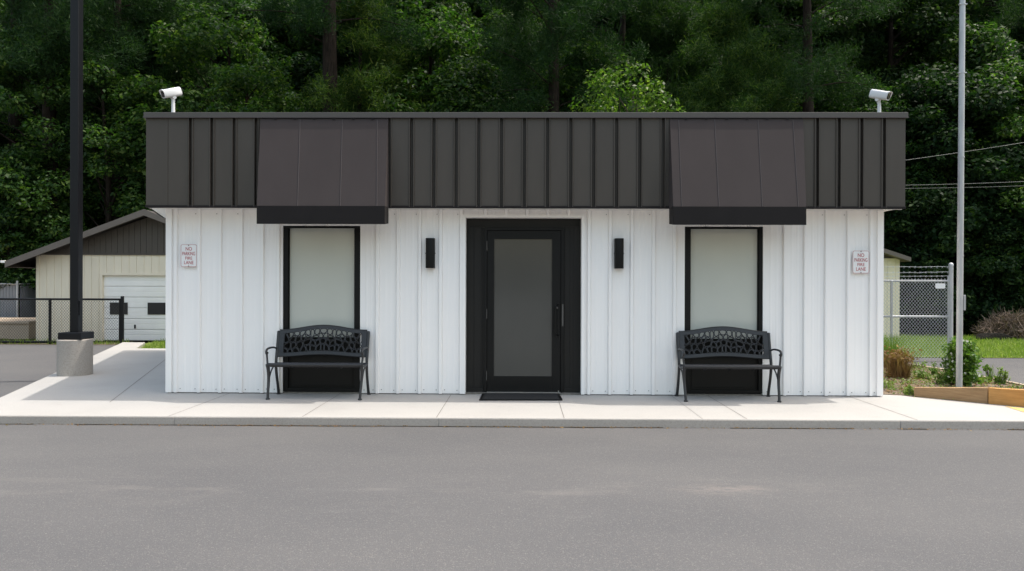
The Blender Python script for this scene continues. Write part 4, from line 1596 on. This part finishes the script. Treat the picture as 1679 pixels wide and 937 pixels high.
# grey slatted enclosure fence, low wall
sf = thing('slatted_fence', (P(20, 520, 13).x, 13, gz), 'grey slatted fence beyond the low concrete wall', 'fence')
ex0, ex1 = -24.0, P(29.5, 500, 13).x
ezt = P(28, 466, 13).z
fm = MB()
xx = ex0
while xx < ex1:
    fm.box(xx, xx + .085, 13.0, 13.02, gz, ezt - .03)
    xx += .095
fm.build('slat_panel', M['grey_slat'], sf)
sd = MB()
yy = 13.06
while yy < 17:
    sd.box(ex1 + .02, ex1 + .035, yy, yy + .085, gz, ezt - .05)
    yy += .1
sd.build('slat_panel', M['grey_slat'], sf)
rl = MB()
rl.tube([(ex0, 12.97, ezt), (ex1, 12.97, ezt)], .028, 8)
rl.tube([(ex1, 12.97, ezt), (ex1, 17, ezt)], .022, 8)
rl.build('rail', M['galv'], sf, smooth=50)
for xx in (ex1, ex1 - 2.4, ex1 - 4.8):
    MB().tube([(xx, 12.965, gz), (xx, 12.965, ezt + .10)], .034, 10).build('post', M['galv'], sf, smooth=50)

lw = thing('low_wall', (P(20, 550, 10.3).x, 10.3, gz), 'low tan concrete wall behind the black fence', 'wall')
lx1 = P(47, 540, 10.3).x
zl = P(20, 527, 10.3).z
b_ = MB()
b_.box(-24, lx1, 10.3, 12.4, gz - .02, zl - .07)
b_.box(-24 + .02, lx1 - .55, 10.29, 10.301, gz, zl - .07)
b_.build('body', M['low_wall'], lw, bevel=.008)
MB().box(-24, lx1 + .03, 10.26, 12.44, zl - .07, zl).build('cap', M['low_wall'], lw, bevel=.01)


# ================================================================== RIGHT: gate, shed, bed
RY = 5.3
rz = LOT_Z
gt = thing('chain_link_gate', (P(1500, 560, RY).x, RY, rz), 'silver chain link gate topped with barbed wire right of the office', 'gate')
qx0, qx1 = 4.9, P(1556.5, 500, RY).x
zt1, zm = P(1500, 461, RY).z, P(1500, 519.5, RY).z
mh = MB()
chain_link(mh, qx0, qx1, RY, rz + .04, zt1 + .05, .066, .0034)
mh.build('mesh', M['mesh_galv'], gt, recalc=False)
fr = MB()
for zz in (zt1, zm):
    fr.tube([(qx0, RY + .03, zz), (qx1, RY + .03, zz)], .022, 10)
for xx in (qx1, P(1463, 500, RY).x):
    fr.tube([(xx, RY + .03, rz + .02), (xx, RY + .03, zt1 + (.10 if xx == qx1 else 0))], .020 if xx == qx1 else .026, 10)
fr.build('frame', M['galv'], gt, smooth=50)
bwz = MB()
xs_ = np.linspace(qx0, qx1 + .05, 24)
for zz, sg in ((P(1500, 437.5, RY).z, .01), (P(1500, 446, RY).z, .03), (P(1500, 452.5, RY).z, .02)):
    pts = [(x_, RY + .03, zz - sg * math.sin(math.pi * (x_ - qx0) / (qx1 - qx0)) + random.uniform(-.006, .006)) for x_ in xs_]
    bwz.tube(pts, .0034, 5)
    for x_ in np.arange(qx0, qx1, .11):
        for dx, dz in ((.016, .02), (-.016, .02)):
            bwz.tube([(x_ - dx, RY + .028, zz - dz - .01), (x_ + dx, RY + .028, zz + dz - .01)], .0024, 4)
bwz.build('barbed_wire', M['mesh_galv'], gt, recalc=False)
px_ = P(1560.5, 500, RY).x
pz_ = P(1560, 432, RY).z
po = MB()
po.lathe((px_, RY + .03, rz - .05), [(.042, 0), (.042, pz_ - rz - .0), (.047, pz_ - rz), (.046, pz_ - rz + .03), (.03, pz_ - rz + .055), (.008, pz_ - rz + .062)], 20)
po.build('post', M['galv'], gt, smooth=45)
sx0, sx1, sz0, sz1 = P(1533, 470, RY).x, P(1549, 470, RY).x, P(1540, 473.5, RY).z, P(1540, 465, RY).z
sg = MB()
sg.prism_y([(sx0 + (sx1 - sx0) / 2 + p[0], (sz0 + sz1) / 2 + p[1]) for p in rounded_rect(sx1 - sx0, sz1 - sz0, .02)], RY - .018, RY - .012)
sg.build('name_plate', M['sign_white'], gt)

shx1, shx0 = P(1475, 500, 11.6).x, 5.6
shy = 11.6
sh = thing('storage_shed', ((shx0 + shx1) / 2, shy, rz), 'beige shed with dark roof behind the chain link gate', 'shed')
szt = P(1460, 424, shy).z
wl = MB()
vsiding(wl, shx0, shx1, rz, szt, shy, .24)
wl.add([(shx1, shy, rz), (shx1, shy + 3, rz), (shx1, shy + 3, szt), (shx1, shy, szt)], [(0, 1, 2, 3)])
wl.add([(shx0, shy, rz), (shx0, shy + 3, rz), (shx0, shy + 3, szt + .6), (shx0, shy, szt + .6)], [(0, 1, 2, 3)])
wl.build('wall', M['beige'], sh, recalc=False)
sr = MB()
e0 = P(1494, 428, shy - .3)
sr.prism_y([(e0.x, e0.z - .02), (e0.x, e0.z + .10), (shx0 - 1.5, e0.z + .10 + (e0.x - shx0 + 1.5) * .33), (shx0 - 1.5, e0.z - .02 + (e0.x - shx0 + 1.5) * .33)], shy - .3, shy + 3.3)
sr.build('roof', M['roof_trim'], sh)
sr = MB()
sr.box(shx0, shx1, shy - .0, shy + .1, szt + .001, szt + .02)
sr.prism_y([(shx1, szt), (shx0, szt), (shx0, szt + (e0.x - shx0) * .33)], shy + .02, shy + .05)
sr.build('gable', M['gable'], sh)

# timber border of the bed
tb = thing('timber_border', timb0, 'wooden timber border along the planting bed', 'garden border')
tn = Vector((-tdir.y, tdir.x, 0))
if tn.y < 0: tn = -tn
def timber(u0, u1, h0, h1, mat, lab):
    a_, b_2 = timb0 + tdir * u0, timb0 + tdir * u1
    w_ = tn * .085
    mb = MB()
    mb.hexa([a_ + tn * .01, b_2 + tn * .01, b_2 + w_, a_ + w_], [Vector((p.x, p.y, h)) for p, h in ((a_ + tn * .01, h0), (b_2 + tn * .01, h1), (b_2 + w_, h1), (a_ + w_, h0))])
    for v in range(4): pass
    return mb.build('timber', M[mat], tb, bevel=.006, label=lab)
Lt = (timb1 - timb0).length
us = (G(1619.5, 662.8) - timb0).length
h0, h1 = .118, .232
hm = h0 + (h1 - h0) * us / Lt
timber(0, us - .004, h0, hm - .001, 'wood_old', 'weathered brown timber')
timber(us + .004, 4.1, hm, hm + .09, 'wood_new', 'fresh orange timber')
ed = MB()
for a_, b_2 in zip(bk[1:-1], bk[2:]):
    d_ = (b_2 - a_).normalized(); n_ = Vector((-d_.y, d_.x, 0)) * .03
    ed.hexa([Vector((p.x, p.y, -.08)) for p in (a_ - n_, b_2 - n_, b_2 + n_, a_ + n_)], [Vector((p.x, p.y, .03)) for p in (a_ - n_, b_2 - n_, b_2 + n_, a_ + n_)])
ed.build('edging', M['wood_pale'], tb, bevel=.005)


# ------------------------------------------------------------------ small plants
def blades(c, h, lean, w):
    """grass blades: c (N,3) base points"""
    N = len(c)
    th = rng.uniform(0, 2 * math.pi, N)
    d = np.stack([np.cos(th), np.sin(th), np.zeros(N)], 1)
    s = np.stack([-np.sin(th), np.cos(th), np.zeros(N)], 1)
    hh = h * rng.uniform(.5, 1.2, (N, 1))
    ln = lean * rng.uniform(.1, 1.2, (N, 1)) * hh
    up_ = np.array([0, 0, 1.0])
    co = np.stack([c - s * w, c + s * w, c + up_ * hh + d * ln + s * w * .15, c + up_ * hh + d * ln - s * w * .15], 1)
    return co.reshape(-1, 3), np.arange(N * 4).reshape(N, 4)

# lawn grass, real blades
N = 42000
xs = rng.uniform(5.4, 20, N); ys = lawn_near + (12.4 - lawn_near) * rng.random(N) ** 1.1
co, q = blades(np.stack([xs, ys, np.full(N, LOT_Z)], 1), .10, .6, .008)
o = link_mesh('lawn_grass', np_mesh('lawn_grass', co, q, M['grass']))
tag(o, 'short green grass of the lawn beyond the drive', 'grass', None, 'stuff')
# strip of grass by the garage door and thin weeds under the black fence
g0_, g1_ = G(203, 569, LOT_Z), G(275, 569, LOT_Z)
N = 5200
xs = rng.uniform(g0_.x - .0, -4.5, N); ys = rng.uniform(back_y + .03, GY - .25, N)
keep = xs > left_back.x + pathw + .12 + (far_tip.x - left_back.x) * np.clip((ys - back_y) / (far_tip.y - back_y), 0, 1.3)
c1 = np.stack([xs, ys, np.full(N, LOT_Z)], 1)[keep]
xs = rng.uniform(-16, far_tip.x - .1, 900); ys = rng.normal(8.55, .09, 900)
c2 = np.stack([xs, ys, np.full(900, LOT_Z)], 1)
co, q = blades(np.concatenate([c1, c2]), .13, .5, .009)
o = link_mesh('verge_grass', np_mesh('verge_grass', co, q, M['grass']))
tag(o, 'strip of rough green grass in front of the garage', 'grass', None, 'stuff')
vg = MB().prism([(far_tip.x + pathw + .05, back_y + .01), (-4.5, back_y + .01), (-4.5, GY - .1), (far_tip.x + .1, GY - .1)], LOT_Z - .02, LOT_Z + .015)
tag(vg.build('verge', M['lawn']), kind='structure')
# tan litter along the foot of the kerb
N = 700
xs = rng.uniform(-9, 9, N); ys = np.array([kerb_y(x) for x in xs]) - .012 - np.abs(rng.normal(0, .035, N))
co, q = leaf_quads(np.stack([xs, ys, np.full(N, LOT_Z + .007)], 1), rng.uniform(.006, .022, N), rng.uniform(.004, .009, N), 3.0)
o = link_mesh('kerb_litter', np_mesh('kerb_litter', co, q, M['dry']))
tag(o, 'thin line of tan litter along the foot of the kerb', 'litter', None, 'stuff')
fs_ = MB().sheet([(-30, 8.3), (far_tip.x - .05, 8.3), (far_tip.x - .3, 9.0), (-30, 9.0)], LOT_Z + .006)
tag(fs_.build('fence_strip', M['soil']), kind='structure')
# litter on the soil bed
N = 2600
xs = rng.uniform(4.9, 9.5, N * 3); ys = rng.uniform(-.6, 3.6, N * 3)
kp = np.array([inside(a_, b_2, pts_) for a_, b_2, pts_ in zip(xs, ys, [[(p[0], p[1]) for p in soil_poly]] * len(xs))])
c = np.stack([xs, ys, np.full(len(xs), .012)], 1)[kp]
ccs = c[rng.random(len(c)) < .11]
gcov = np.repeat(ccs, 9, 0) + rng.normal(size=(len(ccs) * 9, 3)) * np.array([.06, .06, .012])
gcov[:, 2] = np.clip(gcov[:, 2], .006, .06)
gco, gq = leaf_quads(gcov, rng.uniform(.010, .026, len(gcov)), rng.uniform(.006, .012, len(gcov)), 1.2)
go_ = link_mesh('ground_cover', np_mesh('ground_cover', gco, gq, M['weed']))
tag(go_, 'low green ground cover spread over the soil bed', 'ground cover', None, 'stuff')
co, q = leaf_quads(c + rng.uniform(0, .02, (len(c), 1)) * np.array([0, 0, 1]), .022, .010, 2.0)
mi = rng.choice([0, 1, 2], len(q), p=[.5, .3, .2])
o = link_mesh('bed_litter', np_mesh('bed_litter', co, q, [M['dry'], M['twig'], M['weed']], mi=mi))
tag(o, 'dry leaf litter scattered on the soil bed', 'litter', None, 'stuff')


def weed(px, py, h, r, nb, nl, mat, name, label, cat, group=None, z=.0, lsize=.03, stems=True):
    p = G(px, py, z)
    t = thing(name, p, label, cat, group)
    parts = []
    if nb:
        a_ = rng.uniform(0, 6.28, nb); d_ = r * .45 * np.sqrt(rng.random(nb))
        c_ = np.stack([d_ * np.cos(a_), d_ * np.sin(a_), np.zeros(nb)], 1)
        co, q = blades(c_, h * .9, .5, .006)
        me = np_mesh('blades', co, q, M[mat]); ob = link_mesh('blades', me); ob.parent = t
    if nl:
        k_ = max(4, nl // 40)
        cs_, rs_ = [], []
        for i in range(k_):
            z_ = h * random.uniform(.15, .95)
            rr_ = r * (1 - .5 * z_ / h) * math.sqrt(random.random())
            th = random.uniform(0, 6.28)
            cs_.append((rr_ * math.cos(th), rr_ * math.sin(th), z_)); rs_.append(r * .3)
        c_ = []
        for cc_, r_2 in zip(cs_, rs_):
            c_.append(np.array(cc_) + rng.normal(size=(nl // k_, 3)) * r_2 * .55)
        c_ = np.concatenate(c_); c_[:, 2] = np.clip(c_[:, 2], .01, None)
        s_ = lsize * rng.uniform(.6, 1.3, len(c_))
        co, q = leaf_quads(c_, s_, s_ * .5, .8)
        me = np_mesh('leaves', co, q, M[mat]); ob = link_mesh('leaves', me); ob.parent = t
        st_ = MB()
        for cc_ in cs_[:16]:
            st_.tube(smooth_path([(0, 0, -.01), (cc_[0] * .35, cc_[1] * .35, cc_[2] * .5), cc_], 3), .005, 5)
        so_ = st_.build('stem', M['twig']); so_.parent = t
    return t

# flowering bush behind and around the silver pole
fbush = weed(1574, 622, .66, .25, 90, 3400, 'flowering', 'flowering_bush', 'leafy green bush with white flowers around the silver pole', 'bush', lsize=.034)
fbush.location = (P(1576, 600, fy + .36).x, fy + .36, 0)
for i in range(52):
    th = random.uniform(-3.6, .5); z_ = random.uniform(.12, .66)
    rr_ = .235 * random.uniform(.7, 1.1) * (1.05 - .5 * z_ / .62)
    c_ = Vector((rr_ * math.cos(th), rr_ * math.sin(th), z_))
    pet = MB()
    for k_ in range(5):
        a_ = k_ * 1.2566 + random.random()
        d1 = Vector((math.cos(a_), random.uniform(-.4, .1), math.sin(a_))) * .020
        s_ = Vector((-math.sin(a_), 0, math.cos(a_))) * .009
        pet.add([c_, c_ + d1 * .6 + s_, c_ + d1, c_ + d1 * .6 - s_], [(0, 1, 2, 3)])
    ob = pet.build('flower', M['petal'], recalc=False); ob.parent = fbush
# dry clump
weed(1473, 620, .40, .34, 520, 420, 'dry', 'dry_shrub', 'brown withered clump of leaves in the bed near the wall corner', 'shrub', lsize=.03)
weed(1459, 606, .62, .30, 420, 100, 'weed', 'tall_grass', 'tall green grass tuft by the wall corner behind the dry clump', 'grass tuft', z=-.05)
GW = 'small weeds in the planting bed'
for px, py, h, r, nb, nl, lab in (
        (1455, 637, .10, .22, 60, 90, 'low weeds at the foot of the wall corner'),
        (1490, 648, .10, .13, 60, 50, 'small weed at the left end of the timber border'),
        (1512, 622, .14, .2, 50, 130, 'weed between the dry clump and the flowering bush'),
        (1531, 616, .20, .10, 20, 80, 'upright weed just left of the flowering bush'),
        (1545, 630, .16, .16, 60, 160, 'leafy weed in front of the flowering bush, left of the pole'),
        (1600, 628, .15, .20, 60, 170, 'leafy weed right of the foot of the silver pole'),
        (1622, 626, .28, .10, 26, 90, 'upright weed by the back edging of the bed'),
        (1640, 630, .22, .14, 50, 110, 'weed at the right end of the bed above the fresh timber'),
        (1505, 604, .10, .2, 50, 50, 'thin weeds by the pale edging')):
    weed(px, py, h, r, nb, nl, 'weed', 'weed_plant', lab, 'weed', GW, lsize=.028)

# brush pile and two dark rocks on the lawn
bp = G(1668, 556, LOT_Z)
bt = thing('brush_pile', bp, 'rounded grey brown pile of brush on the lawn', 'brush pile')
N = 2600
th = rng.uniform(0, 6.28, N); ph = np.arccos(rng.uniform(0, 1, N)); rr_ = .95 * rng.uniform(.3, 1, N) ** .4
c_ = np.stack([1.1 * rr_ * np.sin(ph) * np.cos(th), rr_ * np.sin(ph) * np.sin(th), .78 * rr_ * np.cos(ph)], 1)
d_ = rng.normal(size=(N, 3)) + c_ * .8 + np.array([0, 0, .35]); d_ /= np.linalg.norm(d_, axis=1, keepdims=True)
s_ = np.cross(d_, rng.normal(size=(N, 3))); s_ /= np.linalg.norm(s_, axis=1, keepdims=True)
L_ = rng.uniform(.10, .32, (N, 1)); w_ = .0095
co = np.stack([c_ - d_ * L_ - s_ * w_, c_ - d_ * L_ + s_ * w_, c_ + d_ * L_ + s_ * w_ * .4, c_ + d_ * L_ - s_ * w_ * .4], 1).reshape(-1, 3)
co[:, 2] = np.clip(co[:, 2], 0, None)
ob = link_mesh('twigs', np_mesh('twigs', co, np.arange(N * 4).reshape(-1, 4), M['twig'])); ob.parent = bt
co, q = leaf_quads(c_[:900] * .85, .05, .03, .5)
ob = link_mesh('dead_leaves', np_mesh('dead_leaves', co, q, M['twig'])); ob.parent = bt

def rock(px, py, rx, ry, rz_, label, seed):
    p = G(px, py, LOT_Z)
    bm = bmesh.new()
    bmesh.ops.create_icosphere(bm, subdivisions=3, radius=1)
    r_ = random.Random(seed)
    offs = [(Vector((r_.gauss(0, 1), r_.gauss(0, 1), r_.gauss(0, 1))).normalized(), r_.uniform(.5, .85)) for _ in range(14)]
    for v in bm.verts:
        for n_, d0_ in offs:
            e = v.co.dot(n_) - d0_
            if e > 0: v.co -= n_ * e * .85
        v.co = Vector((v.co.x * rx, v.co.y * ry, max(-.02, v.co.z * rz_ + rz_ * .4)))
    me = bpy.data.meshes.new('boulder'); bm.to_mesh(me); bm.free()
    me.materials.append(M['rock'])
    o = link_mesh('boulder', me)
    o.location = p
    tag(o, label, 'rock', 'dark rocks on the lawn')
rock(1626, 558.5, .56, .3, .17, 'flat dark rock on the lawn left of the brush pile', 3)
rock(1677, 558, .30, .3, .22, 'rounded dark rock in front of the brush pile', 9)
